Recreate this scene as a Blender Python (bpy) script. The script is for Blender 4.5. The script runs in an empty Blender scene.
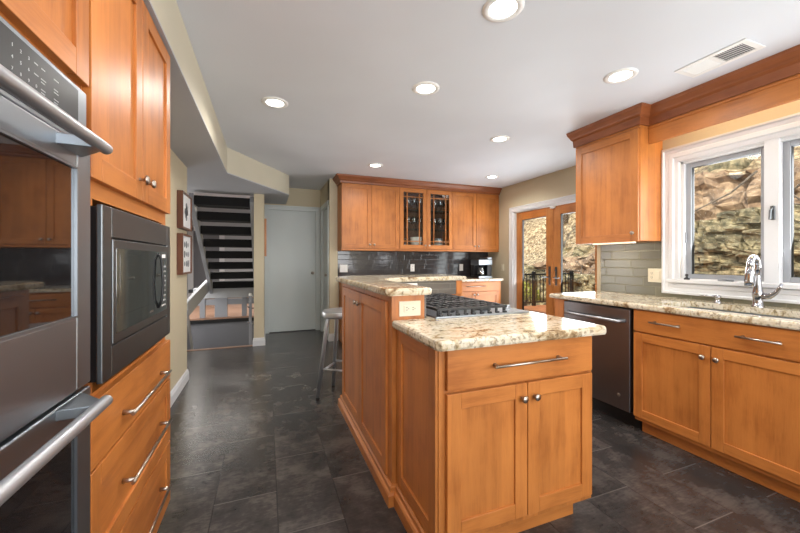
import bpy, bmesh, math, random
from mathutils import Vector, Matrix
random.seed(7)
PI = math.pi
scene = bpy.context.scene
COL = scene.collection

# ------------------------------------------------------------------ camera
CAMZ = 1.213
cd = bpy.data.cameras.new('camera'); cam = bpy.data.objects.new('camera', cd); COL.objects.link(cam)
cam.location = (0, 0, CAMZ); cam.rotation_euler = (PI / 2, 0, -math.radians(21.0))
cd.sensor_width = 36; cd.lens = 348 / 800 * 36; cd.shift_y = -6.5 / 800; cd.clip_start = 0.02; cd.clip_end = 200
scene.camera = cam
# ------------------------------------------------------------------ world, sun, exposure
scene.view_settings.view_transform = 'Standard'; scene.view_settings.look = 'None'
scene.view_settings.gamma = 1; scene.view_settings.use_curve_mapping = False
scene.view_settings.exposure = 0.06
w = bpy.data.worlds.new('world'); scene.world = w; w.use_nodes = True
nt = w.node_tree; sky = nt.nodes.new('ShaderNodeTexSky'); sky.sky_type = 'NISHITA'
sky.sun_disc = False; sky.sun_elevation = math.radians(38); sky.sun_rotation = math.radians(250); sky.air_density = 1.0; sky.dust_density = 2.0
nt.links.new(sky.outputs[0], nt.nodes['Background'].inputs[0]); nt.nodes['Background'].inputs[1].default_value = 0.27
sd = bpy.data.lights.new('sun', 'SUN'); sun = bpy.data.objects.new('sun', sd); COL.objects.link(sun)
sd.energy = 4.4; sd.angle = math.radians(0.8); sd.color = (1.0, 0.90, 0.74)
sun.rotation_euler = Vector((0.66, 0.36, -0.72)).to_track_quat('-Z', 'Y').to_euler()
# area lights; the rear one is soft fill added behind the camera
def area(name, loc, direction, sx, sy, energy, color=(1, 1, 1)):
    l = bpy.data.lights.new(name, 'AREA'); l.shape = 'RECTANGLE'; l.size = sx; l.size_y = sy; l.energy = energy; l.color = color
    o = bpy.data.objects.new(name, l); COL.objects.link(o); o.location = loc
    o.rotation_euler = Vector(direction).to_track_quat('-Z', 'Y').to_euler(); return o
area('rear_fill_light', (1.2, -2.36, 1.45), (0, 1, 1.1), 3.4, 1.7, 175, (0.97, 0.98, 1.0))
area('sink_window_light', (3.16, 1.23, 1.53), (-1, 0, 0.35), 0.95, 0.8, 20, (0.95, 0.97, 1.0))
area('patio_door_light', (3.90, 3.77, 1.2), (-1, 0, 0.45), 1.5, 1.7, 62, (0.95, 0.97, 1.0))
area('stair_hall_light', (-0.9, 9.4, 2.7), (0.05, -0.2, -1), 1.4, 1.4, 90, (1.0, 0.95, 0.88))
area('stairwell_side_fill', (-2.5, 6.7, 1.0), (1, .1, -.1), 1.6, 1.2, 60, (1.0, 0.97, 0.94))  # fill added to brighten the stairwell from the left; no window there
area('stairwell_top_fill', (-1.5, 7.0, 2.85), (0.2, -.1, -1), .8, .8, 70, (1.0, 0.96, 0.92))  # extra light added above the stairs, without a fitting
LAMP_W = 10.5

# ------------------------------------------------------------------ helpers
class MB:
    """collects shapes in world coordinates; build() links them as one mesh whose origin is the parent's origin"""
    def __init__(s): s.bm = bmesh.new()
    def _mi(s, faces, mi, smooth=False):
        for f in faces: f.material_index = mi; f.smooth = smooth
    def box(s, x0, y0, z0, x1, y1, z1, mi=0):
        if x1 < x0: x0, x1 = x1, x0
        if y1 < y0: y0, y1 = y1, y0
        if z1 < z0: z0, z1 = z1, z0
        v = [s.bm.verts.new(p) for p in ((x0,y0,z0),(x1,y0,z0),(x1,y1,z0),(x0,y1,z0),(x0,y0,z1),(x1,y0,z1),(x1,y1,z1),(x0,y1,z1))]
        fs = [s.bm.faces.new([v[i] for i in q]) for q in ((3,2,1,0),(4,5,6,7),(0,1,5,4),(1,2,6,5),(2,3,7,6),(3,0,4,7))]
        s._mi(fs, mi); return s
    def obox(s, c, ax, ay, az, mi=0):
        """oriented box: centre, three half-axis vectors"""
        c = Vector(c); ax, ay, az = Vector(ax), Vector(ay), Vector(az); v = []
        for k in (-1, 1):
            for i, j in ((-1,-1),(1,-1),(1,1),(-1,1)): v.append(s.bm.verts.new(c + ax*i + ay*j + az*k))
        fs = [s.bm.faces.new([v[i] for i in q]) for q in ((3,2,1,0),(4,5,6,7),(0,1,5,4),(1,2,6,5),(2,3,7,6),(3,0,4,7))]
        s._mi(fs, mi); return s
    def beam(s, a, b, wdt, thk, mi=0, up=(0,0,1)):
        a, b = Vector(a), Vector(b); d = (b-a); L = d.length; d.normalize()
        sx = d.cross(Vector(up))
        if sx.length < 1e-4: sx = Vector((1,0,0))
        sx.normalize(); sy = sx.cross(d).normalized()
        return s.obox((a+b)/2, sx*wdt/2, sy*thk/2, d*L/2, mi)
    def prism(s, pts, z0, z1, mi=0, smooth=False):
        a = [s.bm.verts.new((x, y, z0)) for x, y in pts]; b = [s.bm.verts.new((x, y, z1)) for x, y in pts]; n = len(pts)
        fs = [s.bm.faces.new(a[::-1]), s.bm.faces.new(b)]; s._mi(fs, mi)
        fs = [s.bm.faces.new([a[i], a[(i+1) % n], b[(i+1) % n], b[i]]) for i in range(n)]; s._mi(fs, mi, smooth); return s
    def tube(s, path, r, seg=12, mi=0, caps=True):
        path = [Vector(p) for p in path]; n = len(path); rs = r if isinstance(r, (list, tuple)) else [r]*n
        rings = []; ref = None
        for i, p in enumerate(path):
            d = (path[min(i+1, n-1)] - path[max(i-1, 0)]).normalized()
            if ref is None: ref = Vector((0,0,1)) if abs(d.z) < .9 else Vector((1,0,0))
            u = d.cross(ref).normalized(); vv = u.cross(d).normalized(); ref = vv
            rings.append([s.bm.verts.new(p + (u*math.cos(2*PI*k/seg) + vv*math.sin(2*PI*k/seg))*rs[i]) for k in range(seg)])
        for i in range(n-1):
            fs = [s.bm.faces.new([rings[i][k], rings[i+1][k], rings[i+1][(k+1) % seg], rings[i][(k+1) % seg]]) for k in range(seg)]
            s._mi(fs, mi, True)
        if caps: s._mi([s.bm.faces.new(rings[0]), s.bm.faces.new(rings[-1][::-1])], mi)
        return s
    def lathe(s, c, prof, seg=24, mi=0, axis=(0,0,1), smooth=True):
        """prof: (radius, height) pairs along axis from c"""
        ax = Vector(axis).normalized(); ref = Vector((0,0,1)) if abs(ax.z) < .9 else Vector((1,0,0))
        u = ax.cross(ref).normalized(); vv = ax.cross(u).normalized(); c = Vector(c); rings = []
        for r, h in prof:
            if r < 1e-5: rings.append([s.bm.verts.new(c + ax*h)])
            else: rings.append([s.bm.verts.new(c + ax*h + (u*math.cos(2*PI*k/seg) + vv*math.sin(2*PI*k/seg))*r) for k in range(seg)])
        for a, b in zip(rings, rings[1:]):
            for k in range(seg):
                q = [a[k % len(a)], a[(k+1) % len(a)], b[(k+1) % len(b)], b[k % len(b)]]
                q2 = []
                for x in q:
                    if x not in q2: q2.append(x)
                if len(q2) > 2:
                    f = s.bm.faces.new(q2); f.material_index = mi; f.smooth = smooth
        return s
    def sweep(s, pts, prof, mi=0, closed=False):
        """sweep profile (outward offset, z) along a 2D polyline; outward is to the right of travel; mitred"""
        P = [Vector((x, y)) for x, y in pts]; n = len(P); rings = []
        for i in range(n):
            def nrm(a, b): d = (b-a).normalized(); return Vector((d.y, -d.x))
            if closed: n1 = nrm(P[i-1], P[i]); n2 = nrm(P[i], P[(i+1) % n])
            else:
                n1 = nrm(P[i-1], P[i]) if i > 0 else nrm(P[0], P[1]); n2 = nrm(P[i], P[i+1]) if i < n-1 else n1
            m = (n1+n2); m = m/m.length; k = 1/max(.3, m.dot(n1))
            rings.append([s.bm.verts.new((P[i].x + m.x*k*o, P[i].y + m.y*k*o, z)) for o, z in prof])
        m_ = len(prof)
        for i in range(n if closed else n-1):
            a, b = rings[i], rings[(i+1) % n]
            s._mi([s.bm.faces.new([a[k], a[(k+1) % m_], b[(k+1) % m_], b[k]]) for k in range(m_)], mi)
        if not closed: s._mi([s.bm.faces.new(rings[0][::-1]), s.bm.faces.new(rings[-1])], mi)
        return s
    def frame(s, X, y0, y1, z0, z1, prof, out=-1, bottom=True, mi=0):
        """mitred casing around a rectangle on a wall x = X; prof: (distance inwards from the outer edge, projection)"""
        rings = []
        cs_ = ((y0, z0, 1, 1), (y0, z1, 1, -1), (y1, z1, -1, -1), (y1, z0, -1, 1))
        for (y, z, sy, sz) in cs_: rings.append([s.bm.verts.new((X+out*p, y+sy*d, z+(sz*d if (bottom or sz < 0) else 0))) for d, p in prof])
        n = len(prof)
        for i in range(4 if bottom else 3):
            a, b = rings[i], rings[(i+1) % 4]; s._mi([s.bm.faces.new([a[k], a[(k+1) % n], b[(k+1) % n], b[k]]) for k in range(n)], mi)
        if not bottom: s._mi([s.bm.faces.new(rings[0]), s.bm.faces.new(rings[3])], mi)
        return s
    def grid(s, fn, nu, nv, mi=0, smooth=True):
        g = [[s.bm.verts.new(fn(i/nu, j/nv)) for j in range(nv+1)] for i in range(nu+1)]
        s._mi([s.bm.faces.new([g[i][j], g[i+1][j], g[i+1][j+1], g[i][j+1]]) for i in range(nu) for j in range(nv)], mi, smooth); return s
    def build(s, name, mats, parent=None, bevel=0, seg=2, base=None):
        bmesh.ops.recalc_face_normals(s.bm, faces=s.bm.faces)
        me = bpy.data.meshes.new(name)
        o = bpy.data.objects.new(name, me); COL.objects.link(o)
        off = None
        if parent is not None:
            o.parent = parent; q = parent; off = Vector((0,0,0))
            while q is not None: off += q.location; q = q.parent
        elif base is not None: off = Vector(base); o.location = base
        if off is not None: bmesh.ops.translate(s.bm, verts=s.bm.verts, vec=-off)
        s.bm.to_mesh(me); s.bm.free()
        for m in (mats if isinstance(mats, (list, tuple)) else [mats]): me.materials.append(m)
        if bevel:
            b = o.modifiers.new('bevel', 'BEVEL'); b.width = bevel; b.segments = seg; b.limit_method = 'ANGLE'; b.angle_limit = math.radians(40); b.harden_normals = True
        return o
def tag(o, label=None, cat=None, group=None, kind=None):
    if label: o['label'] = label
    if cat: o['category'] = cat
    if group: o['group'] = group
    if kind: o['kind'] = kind
    return o
def thing(name, loc, label, cat, group=None):
    o = bpy.data.objects.new(name, None); COL.objects.link(o); o.location = loc; o.empty_display_size = .05
    return tag(o, label, cat, group)
def kids(o): return [c for c in COL.objects if c.parent == o]
def copy_tree(o, parent=None):
    c = o.copy(); COL.objects.link(c)
    if parent is not None: c.parent = parent
    for ch in kids(o): copy_tree(ch, c)
    return c
def text_part(name, txt, size, mat, parent, origin, right, up, depth=.0006, align='CENTER'):
    cu = bpy.data.curves.new(name, 'FONT'); cu.body = txt; cu.size = size; cu.extrude = depth; cu.align_x = align; cu.align_y = 'CENTER'
    tmp = bpy.data.objects.new(name, cu); COL.objects.link(tmp)
    dg = bpy.context.evaluated_depsgraph_get(); me = bpy.data.meshes.new_from_object(tmp.evaluated_get(dg))
    bpy.data.objects.remove(tmp); r, u = Vector(right).normalized(), Vector(up).normalized(); n = r.cross(u)
    M = Matrix(((r.x,u.x,n.x,origin[0]),(r.y,u.y,n.y,origin[1]),(r.z,u.z,n.z,origin[2]),(0,0,0,1)))
    me.transform(M); q = parent; off = Vector((0,0,0))
    while q is not None: off += q.location; q = q.parent
    me.transform(Matrix.Translation(-off)); me.materials.clear(); me.materials.append(mat)
    o = bpy.data.objects.new(name, me); COL.objects.link(o); o.parent = parent; return o

# ------------------------------------------------------------------ materials
def srgb(r, g, b):
    f = lambda c: (c/255/12.92) if c/255 <= .04045 else ((c/255+.055)/1.055)**2.4
    return (f(r), f(g), f(b), 1)
def mat(name, col, rough=.5, metal=0.0, **kw):
    m = bpy.data.materials.new(name); m.use_nodes = True; b = m.node_tree.nodes['Principled BSDF']
    b.inputs['Base Color'].default_value = col; b.inputs['Roughness'].default_value = rough; b.inputs['Metallic'].default_value = metal
    for k, v in kw.items(): b.inputs[k.replace('_', ' ')].default_value = v
    return m
class N:
    def __init__(s, m): s.t = m.node_tree; s.b = s.t.nodes['Principled BSDF']
    def n(s, ty, **kw):
        nd = s.t.nodes.new(ty)
        for k, v in kw.items():
            if hasattr(nd, k): setattr(nd, k, v)
            else: nd.inputs[k].default_value = v
        return nd
    def l(s, a, b): s.t.links.new(a, b)
    def ramp(s, fac, stops, interp='LINEAR'):
        r = s.n('ShaderNodeValToRGB'); r.color_ramp.interpolation = interp; e = r.color_ramp.elements
        while len(e) < len(stops): e.new(.5)
        for x, (p, c) in zip(e, stops): x.position = p; x.color = c
        s.l(fac, r.inputs[0]); return r
    def mix(s, fac, a, b, mode='MIX'):
        m = s.n('ShaderNodeMix', data_type='RGBA', blend_type=mode)
        for v, k in ((fac, 0), (a, 6), (b, 7)):
            if isinstance(v, (int, float)): m.inputs[k].default_value = v
            elif isinstance(v, tuple): m.inputs[k].default_value = v
            else: s.l(v, m.inputs[k])
        return m.outputs[2]
    def math(s, op, a, b=0.0):
        m = s.n('ShaderNodeMath', operation=op)
        for v, k in ((a, 0), (b, 1)):
            if isinstance(v, (int, float)): m.inputs[k].default_value = v
            else: s.l(v, m.inputs[k])
        return m.outputs[0]
    def bump(s, h, strength=.3, dist=.01):
        b = s.n('ShaderNodeBump'); b.inputs['Strength'].default_value = strength; b.inputs['Distance'].default_value = dist
        s.l(h, b.inputs['Height']); s.l(b.outputs[0], s.b.inputs['Normal']); return b
def wood(name, c, scale, boards=True, rough=.42, dark=.72, light=1.15):
    m = mat(name, (*c[:3], 1), rough); k = N(m); tc = k.n('ShaderNodeTexCoord')
    oi = k.n('ShaderNodeObjectInfo'); va = k.n('ShaderNodeVectorMath', operation='ADD')
    off = k.n('ShaderNodeCombineXYZ'); mm = k.math('MULTIPLY', oi.outputs['Random'], 37.0)
    for i in range(3): k.l(mm, off.inputs[i])
    k.l(tc.outputs['Object'], va.inputs[0]); k.l(off.outputs[0], va.inputs[1])
    mp = k.n('ShaderNodeMapping'); mp.inputs['Scale'].default_value = scale; k.l(va.outputs[0], mp.inputs[0])
    n1 = k.n('ShaderNodeTexNoise'); n1.inputs['Scale'].default_value = 3.0; n1.inputs['Detail'].default_value = 7; n1.inputs['Distortion'].default_value = .6; k.l(mp.outputs[0], n1.inputs[0])
    n2 = k.n('ShaderNodeTexNoise'); n2.inputs['Scale'].default_value = 22.0; n2.inputs['Detail'].default_value = 3; k.l(mp.outputs[0], n2.inputs[0])
    n3 = k.n('ShaderNodeTexNoise'); n3.inputs['Scale'].default_value = 5.0; n3.inputs['Detail'].default_value = 4; k.l(va.outputs[0], n3.inputs[0])
    f = k.math('ADD', k.math('MULTIPLY', n1.outputs[0], .38), k.math('ADD', k.math('MULTIPLY', n2.outputs[0], .16), k.math('MULTIPLY', n3.outputs[0], .46)))
    d = tuple(x*y for x, y in zip(c[:3], (dark, dark*.9, dark*.8))) + (1,); l_ = tuple(min(1, x*y) for x, y in zip(c[:3], (light, light*1.05, light*1.1))) + (1,)
    r = k.ramp(f, [(.36, d), (.5, c), (.66, l_)]); col = r.outputs[0]
    if boards:
        sp = k.n('ShaderNodeSeparateXYZ'); k.l(va.outputs[0], sp.inputs[0])
        s_ = k.math('ADD', sp.outputs[0], sp.outputs[1]) if scale[2] < 2 else sp.outputs[2]
        fl = k.math('FLOOR', k.math('DIVIDE', s_, .083)); wn = k.n('ShaderNodeTexWhiteNoise', noise_dimensions='1D'); k.l(fl, wn.inputs['W'])
        tone = k.math('ADD', k.math('MULTIPLY', wn.outputs[0], .24), .86)
        hs = k.n('ShaderNodeHueSaturation'); k.l(col, hs.inputs['Color']); k.l(tone, hs.inputs['Value']); col = hs.outputs[0]
    k.l(col, k.b.inputs['Base Color']); k.b.inputs['Coat Weight'].default_value = .08; k.b.inputs['Coat Roughness'].default_value = .3
    k.bump(n2.outputs[0], .04, .002); return m
MAPLE = srgb(184, 113, 52)
WV = wood('maple_upright', MAPLE, (9, 9, .8)); WH = wood('maple_level', MAPLE, (.8, .8, 9), boards=False)
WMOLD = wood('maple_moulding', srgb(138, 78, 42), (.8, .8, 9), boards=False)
WP = [WV, WH]
WDOOR = wood('door_pine', srgb(186, 122, 66), (9, 9, .8), boards=False)
WFRAME = wood('frame_walnut', srgb(100, 58, 38), (8, 8, 1), boards=False)
WDECK = wood('deck_board', srgb(206, 132, 84), (.6, 9, 9), boards=False, rough=.6)
WSTEP = wood('hall_floor_wood', srgb(158, 124, 104), (.8, 8, 8), boards=False, rough=.35)
def m_granite():
    m = mat('granite', srgb(205, 188, 155), .09); k = N(m); g = k.n('ShaderNodeNewGeometry')
    mp = k.n('ShaderNodeMapping'); mp.inputs['Rotation'].default_value = (0, 0, .6); mp.inputs['Scale'].default_value = (1, 1.7, 1); k.l(g.outputs['Position'], mp.inputs[0])
    a = k.n('ShaderNodeTexNoise'); a.inputs['Scale'].default_value = 5.0; a.inputs['Detail'].default_value = 9; a.inputs['Distortion'].default_value = 1.4; a.inputs['Roughness'].default_value = .68; k.l(mp.outputs[0], a.inputs[0])
    b = k.n('ShaderNodeTexNoise'); b.inputs['Scale'].default_value = 55; b.inputs['Detail'].default_value = 5; k.l(g.outputs['Position'], b.inputs[0])
    c = k.n('ShaderNodeTexVoronoi'); c.inputs['Scale'].default_value = 120; k.l(g.outputs['Position'], c.inputs[0])
    r = k.ramp(a.outputs[0], [(.30, srgb(96, 76, 58)), (.385, srgb(160, 134, 100)), (.44, srgb(200, 186, 158)), (.54, srgb(218, 209, 190)), (.62, srgb(188, 168, 132)), (.72, srgb(134, 126, 116))])
    r2 = k.ramp(b.outputs[0], [(.36, srgb(120, 100, 78)), (.47, (1, 1, 1, 1))])
    col = k.mix(.6, r.outputs[0], r2.outputs[0], 'MULTIPLY')
    r3 = k.ramp(c.outputs['Color'], [(.03, srgb(60, 50, 46)), (.09, (1, 1, 1, 1))]); col = k.mix(.45, col, r3.outputs[0], 'MULTIPLY')
    k.l(col, k.b.inputs['Base Color']); return m
GRAN = m_granite()
def m_floor():
    m = mat('slate_tile', srgb(56, 52, 52), .26); k = N(m); g = k.n('ShaderNodeNewGeometry'); sp = k.n('ShaderNodeSeparateXYZ'); k.l(g.outputs['Position'], sp.inputs[0])
    W, L = .2925, .63
    u = k.math('DIVIDE', k.math('SUBTRACT', sp.outputs[0], .05 - 40*W), W); ci = k.math('FLOOR', u); fu = k.math('SUBTRACT', u, ci)
    par = k.math('MODULO', ci, 2.0)          # column [.05,.34] has an even index
    v = k.math('DIVIDE', k.math('ADD', k.math('SUBTRACT', sp.outputs[1], 2.25 - 40*L), k.math('MULTIPLY', par, L/2)), L); ri = k.math('FLOOR', v); fv = k.math('SUBTRACT', v, ri)
    eu = k.math('MULTIPLY', k.math('MINIMUM', fu, k.math('SUBTRACT', 1.0, fu)), W); ev = k.math('MULTIPLY', k.math('MINIMUM', fv, k.math('SUBTRACT', 1.0, fv)), L)
    e = k.math('MINIMUM', eu, ev); seam = k.ramp(e, [(.0, (1, 1, 1, 1)), (.0022, (0, 0, 0, 1))])
    cx = k.n('ShaderNodeCombineXYZ'); k.l(ci, cx.inputs[0]); k.l(ri, cx.inputs[1]); wn = k.n('ShaderNodeTexWhiteNoise', noise_dimensions='3D'); k.l(cx.outputs[0], wn.inputs['Vector'])
    off = k.n('ShaderNodeVectorMath', operation='SCALE'); k.l(wn.outputs['Color'], off.inputs[0]); off.inputs['Scale'].default_value = 9.0
    ad = k.n('ShaderNodeVectorMath', operation='ADD'); k.l(g.outputs['Position'], ad.inputs[0]); k.l(off.outputs[0], ad.inputs[1])
    a = k.n('ShaderNodeTexNoise'); a.inputs['Scale'].default_value = 5.5; a.inputs['Detail'].default_value = 5; a.inputs['Roughness'].default_value = .68; k.l(ad.outputs[0], a.inputs[0])
    mp = k.n('ShaderNodeMapping'); mp.inputs['Scale'].default_value = (14, 60, 1); k.l(ad.outputs[0], mp.inputs[0])
    b = k.n('ShaderNodeTexNoise'); b.inputs['Scale'].default_value = 1.6; b.inputs['Detail'].default_value = 3; k.l(mp.outputs[0], b.inputs[0])
    f = k.math('ADD', k.math('MULTIPLY', a.outputs[0], .8), k.math('MULTIPLY', b.outputs[0], .2))
    r = k.ramp(f, [(.38, srgb(45, 42, 41)), (.5, srgb(60, 56, 54)), (.62, srgb(86, 80, 76))])
    tone = k.math('ADD', k.math('MULTIPLY', wn.outputs['Value'], .25), .87); hs = k.n('ShaderNodeHueSaturation'); k.l(r.outputs[0], hs.inputs['Color']); k.l(tone, hs.inputs['Value'])
    seamv = k.ramp(ev, [(.0, (1, 1, 1, 1)), (.003, (0, 0, 0, 1))]); col = k.mix(seam.outputs[0], hs.outputs[0], srgb(32, 30, 30)); col = k.mix(seamv.outputs[0], col, srgb(112, 106, 102)); k.l(col, k.b.inputs['Base Color'])
    h = k.math('SUBTRACT', k.math('MULTIPLY', a.outputs[0], .3), seam.outputs[0]); k.bump(h, .06, .001); return m
FLOOR = m_floor()
def m_paint(name, c, rough=.6):
    m = mat(name, c, rough); k = N(m); g = k.n('ShaderNodeNewGeometry'); a = k.n('ShaderNodeTexNoise'); a.inputs['Scale'].default_value = 180; a.inputs['Detail'].default_value = 2; k.l(g.outputs['Position'], a.inputs[0]); k.bump(a.outputs[0], .06, .002)
    b = k.n('ShaderNodeTexNoise'); b.inputs['Scale'].default_value = 1.3; k.l(g.outputs['Position'], b.inputs[0])
    d = tuple(x*.97 for x in c[:3]) + (1,); l_ = tuple(min(1, x*1.03) for x in c[:3]) + (1,)
    r = k.ramp(b.outputs[0], [(.35, d), (.65, l_)]); k.l(r.outputs[0], k.b.inputs['Base Color']); return m
PAINT = m_paint('wall_paint', srgb(200, 188, 160)); CEIL = m_paint('ceiling_paint', srgb(218, 223, 231)); CREAM = m_paint('soffit_paint', srgb(200, 194, 174))
GREYP = m_paint('stair_grey_paint', srgb(150, 152, 158), .5); DGREYP = m_paint('dark_grey_paint', srgb(108, 109, 114), .5); LGREYP = m_paint('pale_grey_paint', srgb(176, 178, 182), .5)
WHITE = m_paint('white_trim_paint', srgb(214, 215, 217), .35); DOORP = m_paint('pale_door_paint', srgb(200, 207, 206), .4); VINYL = mat('window_grey_vinyl', srgb(150, 153, 158), .4)
def m_tile(name, c, W, Hh, ax, rough=.12, var=.18):
    m = mat(name, c, rough); k = N(m); g = k.n('ShaderNodeNewGeometry'); sp = k.n('ShaderNodeSeparateXYZ'); k.l(g.outputs['Position'], sp.inputs[0])
    v = k.math('DIVIDE', k.math('SUBTRACT', sp.outputs[2], .914), Hh); ri = k.math('FLOOR', v); fv = k.math('SUBTRACT', v, ri)
    hcoord = sp.outputs[0] if ax == 'x' else (sp.outputs[1] if ax == 'y' else k.math('ADD', sp.outputs[0], sp.outputs[1]))
    wn0 = k.n('ShaderNodeTexWhiteNoise', noise_dimensions='1D'); k.l(ri, wn0.inputs['W'])
    u = k.math('ADD', k.math('ADD', k.math('DIVIDE', hcoord, W), 50.0), k.math('MULTIPLY', wn0.outputs['Value'], .9)); ui = k.math('FLOOR', u); fu = k.math('SUBTRACT', u, ui)
    eu = k.math('MULTIPLY', k.math('MINIMUM', fu, k.math('SUBTRACT', 1.0, fu)), W); ev = k.math('MULTIPLY', k.math('MINIMUM', fv, k.math('SUBTRACT', 1.0, fv)), Hh)
    e = k.math('MINIMUM', eu, ev); seam = k.ramp(e, [(.0008, (1, 1, 1, 1)), (.002, (0, 0, 0, 1))])
    cx = k.n('ShaderNodeCombineXYZ'); k.l(ui, cx.inputs[0]); k.l(ri, cx.inputs[1]); wn = k.n('ShaderNodeTexWhiteNoise', noise_dimensions='3D'); k.l(cx.outputs[0], wn.inputs['Vector'])
    tone = k.math('ADD', k.math('MULTIPLY', wn.outputs['Value'], var), 1 - var/2); hs = k.n('ShaderNodeHueSaturation'); hs.inputs['Color'].default_value = c; k.l(tone, hs.inputs['Value'])
    col = k.mix(seam.outputs[0], hs.outputs[0], tuple(x*1.5 for x in c[:3]) + (1,)); k.l(col, k.b.inputs['Base Color'])
    ns = k.n('ShaderNodeTexNoise'); ns.inputs['Scale'].default_value = 14; k.l(g.outputs['Position'], ns.inputs[0])
    # every tile sits at its own tiny tilt
    h = k.math('ADD', k.math('SUBTRACT', k.math('MULTIPLY', ns.outputs[0], .6), seam.outputs[0]), k.math('MULTIPLY', fu, k.math('SUBTRACT', wn.outputs['Value'], .5)))
    k.bump(h, .25, .004); return m
TILE_D = m_tile('charcoal_glass_tile', srgb(56, 54, 56), .30, .076, 'x', .10); TILE_K = m_tile('grey_knee_tile', srgb(98, 93, 86), .30, .05, 's', .25)
TILE_O = m_tile('olive_glass_tile', srgb(110, 106, 88), .26, .076, 'y', .2, .22)
STEEL = mat('brushed_steel', srgb(158, 164, 170), .36, 1.0)
k = N(STEEL); _g = k.n('ShaderNodeTexCoord'); _m = k.n('ShaderNodeMapping'); _m.inputs['Scale'].default_value = (3, 3, 400); k.l(_g.outputs['Object'], _m.inputs[0]); _n = k.n('ShaderNodeTexNoise'); _n.inputs['Scale'].default_value = 2; k.l(_m.outputs[0], _n.inputs[0]); k.bump(_n.outputs[0], .05, .0008)
STEEL_D = mat('dark_steel', srgb(116, 120, 123), .36, 1.0); STEEL_W = mat('washer_steel', srgb(122, 120, 122), .38, 1.0)
CHROME = mat('chrome', srgb(178, 178, 182), .08, 1.0); NICKEL = mat('satin_nickel', srgb(176, 166, 156), .28, 1.0); ALU = mat('brushed_aluminium', srgb(186, 189, 194), .36, .85)
BLACKG = mat('black_glass', (.006, .006, .007, 1), .03); BLACKG.node_tree.nodes['Principled BSDF'].inputs['IOR'].default_value = 2.0
BLACK = mat('black_plastic', srgb(18, 18, 20), .4); IRON = mat('cast_iron', srgb(34, 35, 37), .40); RUBBER = mat('black_rubber', srgb(24, 24, 24), .7)
PANELG = mat('control_panel', srgb(24, 25, 28), .35); INKP = mat('panel_ink', srgb(176, 178, 180), .5); INK = mat('white_ink', srgb(235, 235, 235), .5); ALMOND = mat('almond_plastic', srgb(218, 208, 184), .4); WPLAST = mat('white_plastic', srgb(236, 236, 234), .35)
MICG = mat('microwave_glass', srgb(40, 42, 42), .05); MICG.node_tree.nodes['Principled BSDF'].inputs['IOR'].default_value = 2.2
CARPET = m_paint('black_carpet', srgb(22, 22, 24), .95); PORC = mat('white_porcelain', srgb(225, 223, 215), .2)
PAPER = mat('white_paper', srgb(225, 226, 226), .7); INKD = mat('dark_ink', srgb(116, 118, 122), .7)
LED = mat('lamp_diffuser', (1, 1, 1, 1), .5); _b = LED.node_tree.nodes['Principled BSDF']; _b.inputs['Emission Color'].default_value = (1, .97, .92, 1); _b.inputs['Emission Strength'].default_value = 9
WLED = mat('warm_strip', (1, 1, 1, 1), .5); _b = WLED.node_tree.nodes['Principled BSDF']; _b.inputs['Emission Color'].default_value = (1, .84, .55, 1); _b.inputs['Emission Strength'].default_value = 1.3
SHELFG = mat('shelf_glass_edge', srgb(60, 66, 64), .1); DARKIN = mat('cabinet_inside', srgb(96, 56, 34), .6)
def m_glass(name, tint=(1, 1, 1, 1), ior=1.45):
    m = bpy.data.materials.new(name); m.use_nodes = True; t = m.node_tree; t.nodes.clear()
    o = t.nodes.new('ShaderNodeOutputMaterial'); mx = t.nodes.new('ShaderNodeMixShader'); tr = t.nodes.new('ShaderNodeBsdfTransparent'); gl = t.nodes.new('ShaderNodeBsdfGlossy'); fr = t.nodes.new('ShaderNodeMath'); fr.operation = 'MULTIPLY_ADD'; lw = t.nodes.new('ShaderNodeLayerWeight'); lw.inputs[0].default_value = .5; pw = t.nodes.new('ShaderNodeMath'); pw.operation = 'POWER'; pw.inputs[1].default_value = 5
    f0 = ((ior-1)/(ior+1))**2; t.links.new(lw.outputs['Facing'], pw.inputs[0]); t.links.new(pw.outputs[0], fr.inputs[0]); fr.inputs[1].default_value = 1-f0; fr.inputs[2].default_value = f0; tr.inputs[0].default_value = tint; gl.inputs['Roughness'].default_value = .02
    t.links.new(fr.outputs[0], mx.inputs[0]); t.links.new(tr.outputs[0], mx.inputs[1]); t.links.new(gl.outputs[0], mx.inputs[2]); t.links.new(mx.outputs[0], o.inputs[0]); return m
GLASS = m_glass('window_glass', (.93, .95, .94, 1)); CGLASS = m_glass('cabinet_glass', (.9, .92, .92, 1)); TUMB = m_glass('clear_tumbler', (.90, .93, .95, 1), 3.2)

# ------------------------------------------------------------------ room shell
CZ = 2.43; WX = 3.04; PX = 3.72; BY = 5.28; HY = 6.15; HX = .88; SX = -.75
def struct(name, mb, mats, parent=None, bevel=0):
    o = mb.build(name, mats, parent, bevel)
    if parent is None: o['kind'] = 'structure'
    return o
fl = MB(); fl.prism([(-1.20, -2.4), (PX+.1, -2.4), (PX+.1, HY+.1), (-.16, HY+.1), (-.16, 5.36), (-2.6, 5.36), (-2.6, 4.1), (-1.2, 4.1)], -.12, 0)
struct('floor', fl, FLOOR)
sill = MB(); sill.box(-2.6, 5.33, -.02, -.17, 5.375, .008); struct('trim_1', sill, WSTEP)
c_ = MB(); c_.box(-1.2, -2.5, CZ, PX+.15, HY+.15, CZ+.12); struct('ceiling', c_, CEIL)
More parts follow.
